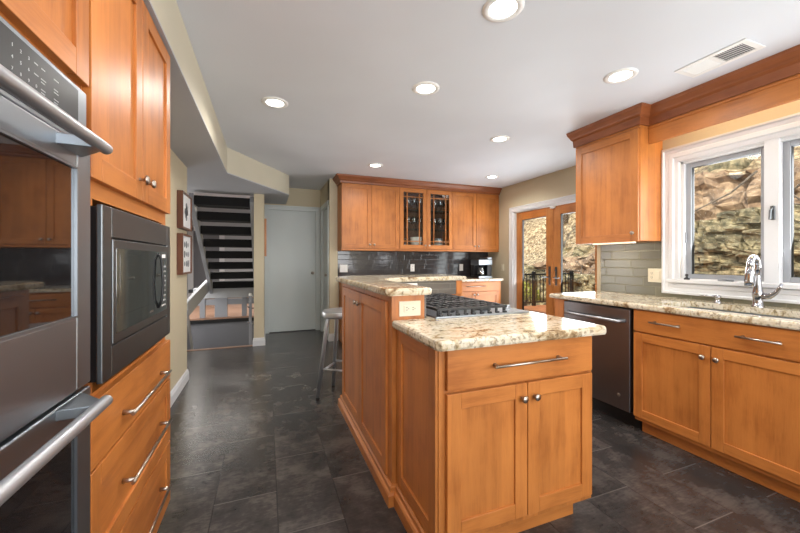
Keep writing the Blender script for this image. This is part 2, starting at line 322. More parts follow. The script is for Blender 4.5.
# lower ceiling / soffit over the left side and the stair
SB = 2.148
s_ = MB(); s_.prism([(-.395, -2.4), (-.395, 4.17), (.305, 5.24), (.305, HY), (-.03, HY), (-.03, HY+.1), (-.17, HY+.1), (-.17, 5.5), (-2.6, 5.5), (-2.6, 4.0), (-1.1, 4.0), (-1.1, -2.4)][::-1], SB+.01, CZ-.001)
struct('trim_2', s_, CREAM)
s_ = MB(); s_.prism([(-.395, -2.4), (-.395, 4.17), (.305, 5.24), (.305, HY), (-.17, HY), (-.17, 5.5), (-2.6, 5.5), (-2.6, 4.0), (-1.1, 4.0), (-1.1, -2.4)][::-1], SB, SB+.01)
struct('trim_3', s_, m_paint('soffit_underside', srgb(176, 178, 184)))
wl = MB(); wl.box(-1.15, -2.4, 0, -1.032, 1.92, SB); struct('wall_left', wl, PAINT); wl = MB(); wl.box(-1.15, 1.92, 0, SX, 4.06, SB); struct('wall_left_end', wl, PAINT)
bb = [(0, 0), (.016, 0), (.016, .075), (.010, .09), (.010, .10), (0, .112)]
b_ = MB(); b_.sweep([(SX, 1.95), (SX, 4.06), (-1.1, 4.06)], bb); struct('baseboard_left', b_, WHITE)
# stair side wall (pillar) between the stairwell and the hallway
wp = MB(); wp.box(-.165, 5.32, -1.2, -.03, 9.2, SB); struct('wall_stair', wp, PAINT)
b_ = MB(); b_.sweep([(-.165, 5.36), (-.165, 5.32), (-.03, 5.32), (-.03, HY-.02)], bb); struct('baseboard_stair', b_, WHITE)
# hall end wall with the pale door
wf = MB(); wf.box(-.03, HY, 0, .03, HY+.12, CZ); wf.box(.80, HY, 0, HX+.12, HY+.12, CZ); wf.box(.03, HY, 2.06, .80, HY+.12, CZ); struct('wall_hall', wf, PAINT)
d = MB(); d.box(.045, HY+.02, .012, .795, HY+.06, 2.045); door2 = struct('door_2', d, DOORP, None, .002)
d = MB(); d.lathe((.745, HY+.02, .99), [(.026, 0), (.026, .004), (.010, .008), (.010, .03), (.024, .042), (.026, .055), (.018, .066), (0, .068)], 20, 0, (0, -1, 0)); d.build('door_handle', NICKEL, door2)
cs = MB()
for x0, x1 in ((-.03, .045), (.795, .872)): cs.box(x0, HY-.018, 0, x1, HY+.03, 2.10)
cs.box(-.03, HY-.02, 2.045, .872, HY+.03, 2.12); cs.box(-.03, HY-.026, 2.10, .872, HY-.01, 2.125); struct('trim_4', cs, DOORP, None, .003)
# wall at the right of the hall (with the side door), and the kitchen back wall
wr = MB(); wr.box(HX, BY, 0, HX+.12, 5.34, CZ); wr.box(HX, 5.34, 2.06, HX+.12, 6.0, CZ); wr.box(HX, 6.0, 0, HX+.12, HY, CZ); wr.box(HX+.06, 5.34, 0, HX+.12, 6.0, 2.06)
struct('wall_hall_side', wr, PAINT)
wb = MB(); wb.box(HX, BY-.05, 0, 1.0, BY+.12, CZ); wb.box(1.0, BY, 0, PX+.15, BY+.12, CZ); struct('wall_back', wb, PAINT)
d = MB(); d.box(HX+.025, 5.36, .012, HX+.055, 5.98, 2.04); door3 = struct('door_3', d, DOORP)
d = MB(); d.lathe((HX+.025, 5.44, .98), [(.026, 0), (.026, .005), (.010, .01), (.010, .03), (.025, .045), (.02, .062), (0, .066)], 18, 0, (-1, 0, 0)); d.build('door_handle', NICKEL, door3)
cs = MB(); cs.box(HX-.018, 5.285, 0, HX+.03, 5.355, 2.10); cs.box(HX-.018, 5.985, 0, HX+.03, 6.055, 2.10); cs.box(HX-.02, 5.285, 2.04, HX+.03, 6.055, 2.115); struct('trim_5', cs, DOORP, None, .003)
b_ = MB(); b_.sweep([(HX, 5.28), (HX, BY-.05), (1.005, BY-.05)][::1], bb); struct('baseboard_back', b_, WHITE)
# right wall: jog, sink window, patio door
wy0, wy1, wz0, wz1 = .70, 1.765, 1.04, 1.985      # sink window opening
wr = MB(); wr.box(WX, -2.4, 0, WX+.14, wy0, CZ); wr.box(WX, wy1, 0, WX+.14, 2.505, CZ); wr.box(WX, wy0, 0, WX+.14, wy1, wz0); wr.box(WX, wy0, wz1, WX+.14, wy1, CZ)
struct('wall_right', wr, PAINT)
wj = MB(); wj.box(WX+.14, 2.385, 0, PX+.14, 2.505, CZ); struct('wall_jog', wj, PAINT)
py0, py1, pz1 = 2.96, 4.58, 2.0                   # patio door opening
wr = MB(); wr.box(PX, 2.505, 0, PX+.14, py0, CZ); wr.box(PX, py1, 0, PX+.14, BY+.12, CZ); wr.box(PX, py0, pz1, PX+.14, py1, CZ); struct('wall_patio', wr, PAINT)
# unseen rear wall; its wide opening is invented to hold the added fill light
wr = MB(); wr.box(-1.15, -2.5, 0, -.6, -2.4, CZ); wr.box(3.0, -2.5, 0, WX+.14, -2.4, CZ); wr.box(-.6, -2.5, 0, 3.0, -2.4, .55); wr.box(-.6, -2.5, 2.32, 3.0, -2.4, CZ); struct('wall_rear', wr, PAINT)

# ---- sink window
win = thing('window_1', (WX, 1.232, .94), None, None); win['kind'] = 'structure'
cs = MB(); o0, o1, q0, q1 = .575, 1.89, .945, 2.108
cs.frame(WX, o0, o1, q0, q1, [(0, 0), (0, .026), (.014, .028), (.022, .018), (.05, .018), (.056, .024), (.082, .024), (.09, .014), (.118, .012), (.126, .006), (.126, 0)])
cs.build('window_casing', WHITE, win, .002)
sl = MB(); sl.box(WX-.045, o0+.05, 1.035, WX+.08, o1-.05, 1.062); sl.build('window_sill', WHITE, win, .004)
fr = MB()
for a, b in ((wy1-.022, wy1+.01), (1.195, 1.268), (wy0-.01, wy0+.022)): fr.box(WX-.012 if a == 1.195 else WX+.005, a, wz0, WX+.11, b, wz1+.002)
fr.box(WX+.005, wy0, wz1-.022, WX+.11, wy1, wz1+.01); fr.box(WX+.005, wy0, wz0, WX+.11, wy1, wz0+.03); fr.build('window_frame', WHITE, win, .002)
for (ya, yb) in ((1.268, 1.743), (.722, 1.195)):
    sh = MB(); t = .034; x0, x1 = WX+.03, WX+.075
    sh.box(x0, ya, 1.070, x1, ya+t, 1.963); sh.box(x0, yb-t, 1.070, x1, yb, 1.963); sh.box(x0, ya+t, 1.070, x1, yb-t, 1.070+t); sh.box(x0, ya+t, 1.963-t, x1, yb-t, 1.963)
    so = sh.build('window_sash', VINYL, win, .003)
    g = MB(); g.box(x0+.02, ya+t, 1.070+t, x0+.026, yb-t, 1.963-t); g.build('glass_pane', GLASS, so)
    gk = MB(); i = t-.004
    for q in ((ya+i, 1.066+t, ya+i+.007, 1.967-t), (yb-i-.007, 1.066+t, yb-i, 1.967-t), (ya+i, 1.066+t, yb-i, 1.073+t), (ya+i, 1.960-t, yb-i, 1.967-t)): gk.box(x0+.012, q[0], q[1], x0+.034, q[2], q[3])
    gk.build('glass_gasket', BLACK, so)
for yc in (1.47, .96):
    h = MB(); h.box(WX-.02, yc-.045, 1.058, WX+.02, yc+.045, 1.075); h.box(WX-.035, yc-.012, 1.066, WX-.005, yc+.012, 1.084); h.tube([(WX-.03, yc, 1.078), (WX-.034, yc-.06, 1.077)], .006, 8); h.build('window_crank', VINYL, win, .002)
lk = MB(); lk.box(WX-.022, 1.213, 1.47, WX-.010, 1.235, 1.56); lk.tube([(WX-.018, 1.224, 1.55), (WX-.045, 1.224, 1.53), (WX-.05, 1.224, 1.47)], .007, 8); lk.build('window_latch', STEEL_D, win, .002)
lk = MB(); lk.box(WX+.012, 1.733, 1.35, WX+.024, 1.752, 1.43); lk.build('window_latch', VINYL, win, .002)

# ---- patio doors
pd = thing('door_1', (PX, 3.77, 0), None, None); pd['kind'] = 'structure'
cs = MB()
cs.frame(PX, py0-.08, py1+.08, 0, 2.06, [(0, 0), (0, .026), (.014, .028), (.022, .018), (.05, .018), (.056, .023), (.072, .02), (.082, .008), (.082, 0)], bottom=False)
cs.build('door_casing', WHITE, pd, .002)
j = MB(); j.box(PX-.005, py1-.03, 0, PX+.13, py1-.001, pz1); j.box(PX-.005, py0+.001, 0, PX+.13, py0+.03, pz1); j.box(PX-.005, py0, pz1-.03, PX+.13, py1, pz1-.001); j.build('door_jamb', WHITE, pd, .002)
j = MB(); j.box(PX, py0+.03, 0, PX+.13, py1-.03, .03); j.build('door_threshold', STEEL_D, pd)
mid = 3.785
for n_, (ya, yb) in enumerate(((mid+.004, py1-.032), (py0+.032, mid-.004))):
    t = .125; x0, x1 = PX+.03, PX+.075
    leaf = MB(); leaf.box(x0, ya, .035, x1, ya+t, 1.965, 0); leaf.box(x0, yb-t, .035, x1, yb, 1.965, 0); leaf.box(x0, ya+t, .035, x1, yb-t, .26, 1); leaf.box(x0, ya+t, 1.965-.12, x1, yb-t, 1.965, 1)
    lo = leaf.build('door_leaf', [WDOOR, WH], pd, .003)
    g = MB(); g.box(x0+.02, ya+t, .26, x0+.026, yb-t, 1.845); g.build('glass_pane', GLASS, lo)
    gk = MB()
    for q in ((ya+t-.002, .26, ya+t+.008, 1.845), (yb-t-.008, .26, yb-t+.002, 1.845), (ya+t, .26, yb-t, .268), (ya+t, 1.837, yb-t, 1.845)): gk.box(x0+.008, q[0], q[1], x0+.036, q[2], q[3])
    gk.build('glass_gasket', BLACK, lo)
    hy = ya+.055 if n_ == 0 else yb-.055; s = 1 if n_ == 0 else -1
    h = MB(); h.box(x0-.008, hy-.018, .86, x0, hy+.018, 1.12); h.tube([(x0-.006, hy, .97), (x0-.05, hy, .97), (x0-.055, hy+s*.10, .97)], .008, 10); h.lathe((x0, hy, 1.07), [(.014, 0), (.014, .02), (0, .022)], 14, 0, (-1, 0, 0)); h.build('door_handle', STEEL_D, lo, .002)
cl = MB(); cl.box(PX+.0, mid-.05, 1.935, PX+.028, mid+.03, 1.965); cl.build('door_latch', WPLAST, pd, .003)

# ------------------------------------------------------------------ backsplashes (fixed to the walls)
b_ = MB(); b_.box(1.01, BY-.012, .914, PX-.002, BY-.001, 1.37); struct('trim_6', b_, TILE_D)
b_ = MB(); b_.box(WX-.012, 1.892, .914, WX-.001, 2.455, 1.36); b_.box(WX-.012, .0, .914, WX-.001, 1.892, .943); struct('trim_7', b_, TILE_O)

# ------------------------------------------------------------------ cabinet parts
class Face:
    """a cabinet front: h runs along the front, d is outward"""
    def __init__(s, origin, h, d): s.o, s.h, s.d = Vector(origin), Vector(h), Vector(d)
    def p(s, h, d, z): return s.o + s.h*h + s.d*d + Vector((0, 0, z))
    def box(s, mb, h0, h1, z0, z1, d0, d1, mi=0):
        a, b = s.p(h0, d0, z0), s.p(h1, d1, z1); mb.box(a.x, a.y, a.z, b.x, b.y, b.z, mi)
def shaker(F, root, name, h0, h1, z0, z1, st=.058, t=.02, glass=False, level=False, parent_label=None):
    mb = MB(); F.box(mb, h0, h0+st, z0, z1, 0, t, 0); F.box(mb, h1-st, h1, z0, z1, 0, t, 0)
    F.box(mb, h0+st, h1-st, z0, z0+st, 0, t, 1); F.box(mb, h0+st, h1-st, z1-st, z1, 0, t, 1)
    if not glass: F.box(mb, h0+st-.004, h1-st+.004, z0+st-.004, z1-st+.004, 0, t-.009, 1 if level else 0)
    else:
        for hh in (h0+st+.055, h1-st-.067): F.box(mb, hh, hh+.012, z0+st, z1-st, .004, t-.002, 0)
        for zz in (z0+st+.05, z1-st-.075): F.box(mb, h0+st, h1-st, zz, zz+.012, .004, t-.002, 1)
    o = mb.build(name, WP, root, .0018)
    if glass: g = MB(); F.box(g, h0+st, h1-st, z0+st, z1-st, .004, .007); g.build('glass_pane', CGLASS, o)
    return o
def slab(F, root, name, h0, h1, z0, z1, t=.02):
    mb = MB(); F.box(mb, h0, h1, z0, z1, 0, t, 1); return mb.build(name, WP, root, .0025)
def knob(F, parent, h, z, t=.02):
    mb = MB(); c = F.p(h, t, z); mb.lathe(c, [(.006, 0), (.005, .012), (.008, .016), (.0145, .019), (.0155, .024), (.011, .029), (0, .031)], 18, 0, F.d); return mb.build('knob', NICKEL, parent)
def pull(F, parent, h0, h1, z, t=.02, r=.0055, out=.032):
    mb = MB(); mb.tube([F.p(h0-.022, t+out, z), F.p(h1+.022, t+out, z)], r, 12)
    for h in (h0, h1): mb.tube([F.p(h, t-.001, z), F.p(h, t+out, z)], [r*1.5, r*.95], 10)
    return mb.build('pull_handle', NICKEL, parent)

# ------------------------------------------------------------------ left tall cabinets
# oven tower
FX = Face((-.43, 0, 0), (0, 1, 0), (1, 0, 0))
ot = thing('oven_cabinet', (-.72, .70, 0), 'tall maple cabinet that frames the double wall oven at the left edge', 'cabinet', 'tall maple cabinets on the left')
mb = MB(); mb.box(-1.03, .24, .10, -.43, .262, SB); mb.box(-1.03, 1.068, .10, -.43, 1.088, SB); mb.box(-1.03, .262, .10, -.43, 1.068, .30); mb.box(-1.03, .262, 1.63, -.43, 1.068, 1.655, 1); mb.box(-1.03, .262, SB-.02, -.43, 1.068, SB, 1); mb.box(-1.03, .262, .30, -1.01, 1.068, SB-.02)
mb.box(-1.0, .24, 0, -.50, 1.088, .10); mb.build('cabinet_body', WP, ot)
for a, b in ((.245, .665), (.669, 1.082)):
    d = shaker(FX, ot, 'cabinet_door', a, b, 1.642, SB-.008, .062)
    knob(FX, d, b-.03 if a < .5 else a+.03, 1.70)
# double wall oven
ov = thing('double_wall_oven', (-.72, .665, .32), 'stainless steel double wall oven with black glass doors and bar handles', 'oven')
mb = MB(); mb.box(-1.0, .27, .32, -.43, 1.06, 1.628); mb.build('oven_body', BLACK, ov)
Y0, Y1 = .27, 1.052; XF = -.395
mb = MB(); mb.box(-.43, Y0, 1.482, XF-.008, Y1, 1.612); mb.build('control_frame', STEEL, ov, .004)
mb = MB(); mb.box(XF-.012, Y0+.02, 1.492, XF-.0065, 1.006, 1.600); cp = mb.build('control_panel', PANELG, ov)
fx = XF-.0055
def lab(t, y, z, s): text_part('panel_text', t, s, INKP, cp, (fx, y, z), (0, 1, 0), (0, 0, 1), .0003)
for t, y, z in (('1', .783, 1.577), ('2', .805, 1.577), ('3', .827, 1.577), ('4', .783, 1.557), ('5', .805, 1.557), ('6', .827, 1.557), ('7', .783, 1.537), ('8', .805, 1.537), ('9', .827, 1.537), ('0', .849, 1.537)): lab(t, y, z, .0085)
# the small unreadable legends are printed as short strokes
mb = MB()
for y, z, wd, ln in ((.849, 1.577, .013, 1), (.871, 1.577, .013, 1), (.849, 1.557, .014, 1), (.871, 1.557, .016, 2), (.871, 1.537, .016, 2), (.915, 1.577, .018, 1), (.915, 1.557, .018, 2), (.915, 1.537, .018, 2)):
    for q in range(ln):
        yy = y - wd/2
        while yy < y + wd/2 - .003: l_ = random.uniform(.0015, .0035); mb.box(fx, yy, z-q*.006, fx+.0003, yy+l_, z+.0022-q*.006); yy += l_+.0008
mb.build('panel_legend', INKP, cp)
def oven_door(z0, z1, wz0, wz1, zh):
    mb = MB(); ya, yb = .33, .986
    mb.box(-.43, Y0, z0, XF, ya, z1); mb.box(-.43, yb, z0, XF, Y1, z1); mb.box(-.43, ya, z0, XF, yb, wz0); mb.box(-.43, ya, wz1, XF, yb, z1)
    d = mb.build('oven_door', STEEL, ov, .005)
    mb = MB(); mb.box(-.42, ya, wz0, XF-.004, yb, wz1); mb.build('oven_window', BLACKG, d)
    mb = MB(); e = .0035
    for q in ((ya-.001, wz0, ya+e, wz1), (yb-e, wz0, yb+.001, wz1), (ya, wz1-e, yb, wz1+.001), (ya, wz0-.001, yb, wz0+e)): mb.box(XF-.006, q[0], q[1], XF+.0015, q[2], q[3])
    mb.build('window_trim', STEEL, d)
    mb = MB(); mb.tube([(XF+.062, Y0+.03, zh), (XF+.062, .960, zh)], .0125, 20); mb.build('bar_handle', ALU, d, .002)
    mb = MB(); mb.prism([(XF-.002, .90), (XF+.058, .905), (XF+.058, .942), (XF-.002, 1.01)], zh-.012, zh+.010); mb.build('handle_bracket', STEEL, d, .002)
    mb = MB(); mb.prism([(XF-.002, .44), (XF+.058, .415), (XF+.058, .375), (XF-.002, .33)][::-1], zh-.012, zh+.010); mb.build('handle_bracket', STEEL, d, .002)
oven_door(.920, 1.478, 1.085, 1.42, 1.460)
oven_door(.335, .912, .43, .838, .900)
# microwave tower
mt = thing('microwave_cabinet', (-.72, 1.48, 0), 'tall maple cabinet with upper doors, microwave niche and three drawers below', 'cabinet', 'tall maple cabinets on the left')
ya, yb = 1.092, 1.865
mb = MB(); mb.box(-1.03, ya, .10, -.43, ya+.02, SB); mb.box(-1.03, yb-.02, .10, -.43, yb, SB); mb.box(-1.03, ya+.02, .10, -.43, yb-.02, .86, 1); mb.box(-1.03, ya+.02, 1.375, -.43, yb-.02, SB, 1); mb.box(-1.03, ya+.02, .86, -1.0, yb-.02, 1.375)
mb.box(-.45, ya+.02, .86, -.43, ya+.06, 1.375); mb.box(-.45, yb-.06, .86, -.43, yb-.02, 1.375)
mb.box(-1.0, ya, 0, -.50, yb, .10, 1); mb.build('cabinet_body', WP, mt, .001)
for a, b in ((1.094, 1.482), (1.486, 1.862)):
    d = shaker(FX, mt, 'cabinet_door', a, b, 1.422, SB-.008, .062); knob(FX, d, b-.035 if a < 1.3 else a+.035, 1.492)
for z0, z1, zz, sl_ in ((.680, .850, .745, True), (.398, .672, .535, False), (.118, .390, .262, False)):
    d = slab(FX, mt, 'drawer', 1.094, 1.862, z0, z1) if sl_ else shaker(FX, mt, 'drawer', 1.094, 1.862, z0, z1, .055, level=True)
    pull(FX, d, 1.30, 1.70, zz)
# microwave
mw = thing('built_in_microwave', (-.70, 1.45, .87), 'stainless built-in microwave with trim kit and dark glass door', 'microwave')
mb = MB(); mb.box(-.95, 1.16, .905, -.428, 1.74, 1.345); mb.build('microwave_body', BLACK, mw)
XM = -.385; a0, a1, z0, z1 = 1.086, 1.746, .900, 1.354; i0, i1, j0, j1 = 1.143, 1.696, .982, 1.273
mb = MB(); mb.box(-.428, a0+.012, z0+.004, XM-.012, a1-.008, z1-.004); mb.build('trim_back', BLACK, mw)
mb = MB()
for q in ((a0, z0, i0, z1), (i1, z0, a1, z1), (i0, z0, i1, j0), (i0, j1, i1, z1)): mb.box(XM-.014, q[0], q[1], XM, q[2], q[3])
mb.build('trim_kit', STEEL_D, mw, .003)
mb = MB(); mb.box(XM-.02, i0+.004, j0+.004, XM+.002, i1-.004, j1-.004); fo = mb.build('microwave_front', STEEL_D, mw, .003)
mb = MB(); mb.box(XM-.010, i0+.022, j0+.030, XM+.0032, i1-.022, j1-.028); mb.build('door_glass', MICG, fo, .001)
mb = MB(); mb.box(XM, i0+.045, j0+.075, XM+.0038, i0+.330, j1-.045); mb.build('door_window', MICG, fo, .001)
mb = MB(); mb.tube([(XM+.003, 1.555, j0+.05), (XM+.014, 1.558, j0+.08), (XM+.018, 1.56, 1.12), (XM+.014, 1.558, j1-.06), (XM+.003, 1.555, j1-.035)], .0045, 10); mb.build('door_handle', BLACK, fo)
mb = MB()
for r_ in range(9):
    for c2 in range(3): mb.box(XM+.0032, 1.605+c2*.020, j0+.05+r_*.019, XM+.0036, 1.614+c2*.020, j0+.056+r_*.019)
mb.box(XM+.0032, 1.605, j1-.052, XM+.0036, 1.655, j1-.038); mb.build('keypad', INK, fo)
mb = MB(); mb.box(XM+.0032, 1.455, j0+.045, XM+.0036, 1.495, j0+.052); mb.build('badge', NICKEL, fo)

# ------------------------------------------------------------------ right run
FR = Face((2.415, 0, 0), (0, 1, 0), (-1, 0, 0))
def base_body(name, root, y0, y1, x0=2.415, toe=2.49):
    mb = MB(); mb.box(x0, y0, .10, WX-.015, y0+.018, .872); mb.box(x0, y1-.018, .10, WX-.015, y1, .872); mb.box(x0, y0+.018, .10, WX-.015, y1-.018, .118, 1); mb.box(x0, y0+.018, .118, x0+.018, y1-.018, .60, 1); mb.box(x0, y0+.018, .60, x0+.018, y1-.018, .872, 1)
    mb.box(toe, y0, 0, toe+.02, y1, .10, 1); return mb.build('cabinet_body', WP, root, .001)
sk = thing('sink_cabinet', (2.7, 1.235, 0), 'maple sink base cabinet with long false drawer front below the window', 'cabinet', 'maple base cabinets under the window')
base_body('b', sk, .775, 1.69)
d = slab(FR, sk, 'drawer_front', .779, 1.686, .722, .868); pull(FR, d, .945, 1.085, .80); pull(FR, d, 1.40, 1.54, .80)
d = shaker(FR, sk, 'cabinet_door', 1.236, 1.686, .128, .712); knob(FR, d, 1.236+.032, .645)
d = shaker(FR, sk, 'cabinet_door', .779, 1.231, .128, .712); knob(FR, d, 1.231-.032, .645)
dk = thing('drawer_cabinet', (2.7, .40, 0), 'maple drawer base cabinet right of the sink cabinet at the frame edge', 'cabinet', 'maple base cabinets under the window')
base_body('b', dk, .0, .771)
for z0, z1 in ((.722, .868), (.43, .712), (.128, .42)): d = slab(FR, dk, 'drawer', .004, .767, z0, z1); pull(FR, d, .30, .48, (z0+z1)/2)
ep = MB(); ep.box(2.40, 2.30, 0, WX-.015, 2.40, .872); tag(ep.build('end_panel', WP, None, .002, base=None), 'maple end panel closing the window counter run beside the dishwasher', 'cabinet panel')
# dishwasher
dw = thing('dishwasher', (2.7, 1.995, 0), 'dark stainless dishwasher with curved bar handle at the end of the window counter', 'dishwasher')
mb = MB(); mb.box(2.44, 1.705, .10, 3.0, 2.285, .865); mb.build('washer_tub', BLACK, dw)
mb = MB(); mb.box(2.388, 1.708, .135, 2.44, 2.288, .862); dd = mb.build('washer_door', STEEL_W, dw, .004)
mb = MB(); mb.box(2.50, 1.705, 0, 2.53, 2.285, .10); mb.build('toe_panel', BLACK, dw)
mb = MB(); hp = [(2.388, 1.745, .778), (2.345, 1.765, .776)] + [(2.338, 1.765+.46*i/6, .776) for i in range(7)] + [(2.345, 2.225, .776), (2.388, 2.245, .778)]; mb.tube(hp, .011, 14); mb.build('bar_handle', ALU, dd)
mb = MB(); mb.lathe((2.3885, 1.79, .235), [(.013, 0), (.013, .0015), (.009, .0018), (0, .0018)], 20, 0, (-1, 0, 0)); mb.build('round_badge', NICKEL, dd)
mb = MB(); mb.box(2.3868, 2.02, .228, 2.388, 2.075, .246); mb.build('plate_badge', NICKEL, dd)
mb = MB(); mb.tube([(2.52, 1.72, .0), (2.52, 1.72, .10)], .012, 10); mb.build('levelling_foot', ALU, dw)
# worktop with the sink cut-out
def rounded_top(pts, z0, z1, name, label, e=.012):
    mb = MB(); prof = [(-.02, z0), (-e*.3, z0), (0, z0+e*.8), (0, z1-e), (-e*.3, z1-e*.3), (-e, z1), (-.02, z1)]
    mb.sweep(pts, prof, closed=True)
    n = len(pts); P_ = [Vector(p) for p in pts]; ins = []
    for i in range(n):
        d1 = (P_[i]-P_[i-1]).normalized(); d2 = (P_[(i+1) % n]-P_[i]).normalized(); n1 = Vector((d1.y, -d1.x)); n2 = Vector((d2.y, -d2.x)); m = (n1+n2).normalized(); kk = 1/max(.3, m.dot(n1)); ins.append((P_[i].x-m.x*kk*.02, P_[i].y-m.y*kk*.02))
    bm = mb.bm; bmesh.ops.remove_doubles(bm, verts=bm.verts, dist=1e-5)
    for z in (z0, z1):
        vs = []
        for x, y in ins: vs.append(min((v for v in bm.verts if abs(v.co.z-z) < 1e-4), key=lambda v: (v.co.x-x)**2+(v.co.y-y)**2))
        try: bm.faces.new(vs)
        except ValueError: pass
    o = mb.build(name, GRAN)
    for f in o.data.polygons: f.use_smooth = False
    return tag(o, label, 'worktop')
mb = MB(); Z0, Z1 = .876, .914; sx0, sx1, sy0, sy1 = 2.475, 2.875, .86, 1.60; edge = 2.375
mb.box(edge+.012, .0, Z0, sx0, 2.428, Z1); mb.box(sx1, .0, Z0, WX-.013, 2.428, Z1); mb.box(sx0, sy1, Z0, sx1, 2.428, Z1); mb.box(sx0, .0, Z0, sx1, sy0, Z1)
mb.sweep([(WX-.013, 2.428), (edge+.012, 2.428), (edge+.012, 0)], [(0, Z0), (.008, Z0), (.012, Z0+.008), (.012, Z1-.012), (.0085, Z1-.004), (0, Z1)][::1])
tag(mb.build('granite_worktop', GRAN), 'long beige granite worktop under the window with undermount sink cut out', 'worktop')
snk = MB(); t = .004; zb = .70
snk.box(sx0+.004, sy0+.004, zb, sx1-.004, sy1-.004, zb+t)
snk.box(sx0-.012, sy0-.01, .70, sx0-.004, sy1+.01, Z0-.002); snk.box(sx1+.002, sy0-.01, .70, sx1+.010, sy1+.01, Z0-.002); snk.box(sx0, sy0-.01, .70, sx1, sy0-.002, Z0-.002); snk.box(sx0, sy1+.002, .70, sx1, sy1+.01, Z0-.002)
so = snk.build('undermount_sink', STEEL, None, .002); tag(so, 'stainless undermount sink bowl set in the window worktop', 'sink')
mb = MB(); mb.lathe((2.68, 1.23, zb+t), [(.045, 0), (.045, .003), (.03, .004), (0, .002)], 20); mb.build('drain', CHROME, so)
fz = .914
fa = thing('kitchen_faucet', (2.945, 1.262, fz), 'polished chrome single-lever pull-down faucet behind the sink', 'faucet')
mb = MB(); fx_, fy_ = 2.945, 1.262
mb.lathe((fx_, fy_, fz), [(.031, 0), (.031, .008), (.026, .014), (.024, .05), (.030, .075), (.026, .10), (.019, .135), (.0165, .17), (.0155, .20)], 24); mb.build('faucet_body', CHROME, fa)
mb = MB(); arc = [(fx_, fy_, fz+.20)]
for i in range(13): a = PI*i/12; arc.append((fx_-.045+.045*math.cos(a), fy_, fz+.255+.062*math.sin(a)))
mb.tube(arc, .0165, 16); mb.build('spout', CHROME, fa)
mb = MB(); mb.tube([(fx_-.09, fy_, fz+.255), (fx_-.092, fy_, fz+.21), (fx_-.095, fy_, fz+.165), (fx_-.096, fy_, fz+.135)], [.017, .022, .026, .024], 18); mb.build('spray_head', CHROME, fa)
mb = MB(); mb.tube([(fx_, fy_-.005, fz+.068), (fx_, fy_-.055, fz+.072), (fx_-.003, fy_-.085, fz+.095), (fx_-.005, fy_-.105, fz+.13), (fx_-.005, fy_-.112, fz+.155)], [.023, .019, .013, .0095, .007], 12); mb.build('lever_handle', CHROME, fa)
sp_ = thing('soap_dispenser', (2.945, 1.475, fz), 'small chrome soap pump left of the faucet', 'soap dispenser')
mb = MB(); mb.lathe((2.945, 1.475, fz), [(.022, 0), (.022, .005), (.015, .01), (.014, .03), (.019, .034), (.019, .05), (.010, .053), (0, .054)], 18); mb.build('pump_base', CHROME, sp_)
mb = MB(); mb.tube([(2.945, 1.475, fz+.046), (2.91, 1.52, fz+.048), (2.885, 1.55, fz+.043)], [.006, .005, .004], 8); mb.build('pump_nozzle', CHROME, sp_)
st_ = thing('window_lock', (WX-.03, 1.70, 1.062), 'small dark window lock block at the left end of the sill', 'window lock')
mb = MB(); mb.box(WX-.04, 1.69, 1.062, WX-.015, 1.72, 1.075); mb.lathe((WX-.028, 1.705, 1.075), [(.010, 0), (.006, .012), (.011, .02), (.008, .03), (0, .033)], 14); mb.build('lock_body', IRON, st_, .002)

# upper cabinet, right wall
FU = Face((2.77, 0, 0), (0, 1, 0), (-1, 0, 0))
uc = thing('wall_cabinet', (2.9, 2.17, 1.36), 'single-door maple wall cabinet left of the sink window', 'cabinet')
mb = MB(); mb.box(2.77, 1.895, 1.368, WX-.002, 2.50, 2.33); mb.build('cabinet_body', WP, uc, .001)
d = shaker(FU, uc, 'cabinet_door', 1.90, 2.495, 1.362, 2.262, .065); knob(FU, d, 1.935, 1.43)
mb = MB(); mb.box(2.76, 1.892, 2.268, 2.80, 2.504, 2.34, 1); mb.build('top_rail', WP, uc, .001)
mb = MB(); mb.box(2.86, 2.02, 1.356, 2.90, 2.40, 1.367); mb.build('strip_light', WLED, uc)
area('under_cabinet_lamp', (2.88, 2.21, 1.35), (0, 0, -1), .04, .38, .8, (1, .86, .62))
crown = [(0, 2.285), (.012, 2.285), (.016, 2.345), (.03, 2.36), (.034, 2.372), (.052, 2.405), (.056, CZ-.001), (0, CZ-.001)]
mb = MB(); mb.sweep([(WX-.003, 2.504), (2.757, 2.504), (2.757, 1.892), (2.862, 1.892), (2.862, -.2)], crown)
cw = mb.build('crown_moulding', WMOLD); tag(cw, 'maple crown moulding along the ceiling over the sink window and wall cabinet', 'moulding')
va_ = MB(); va_.box(2.862, -.2, 2.142, 2.885, 1.892, 2.31, 0); va_.box(2.852, -.2, 2.262, 2.863, 1.892, 2.272, 0)
vo = va_.build('window_valance', [WH], None, .002); tag(vo, 'maple valance board spanning above the sink window', 'valance')
vl = thing('valance_light', (2.96, 1.2, 2.40), 'warm strip lamp hidden behind the maple valance above the window', 'lamp')
mb = MB(); mb.box(2.90, .3, 2.402, 2.95, 1.75, CZ-.001); mb.build('lamp_housing', WPLAST, vl)
area('valance_lamp', (2.95, 1.15, 2.38), (.25, 0, -1), 1.2, .03, 3.4, (1, .82, .50))

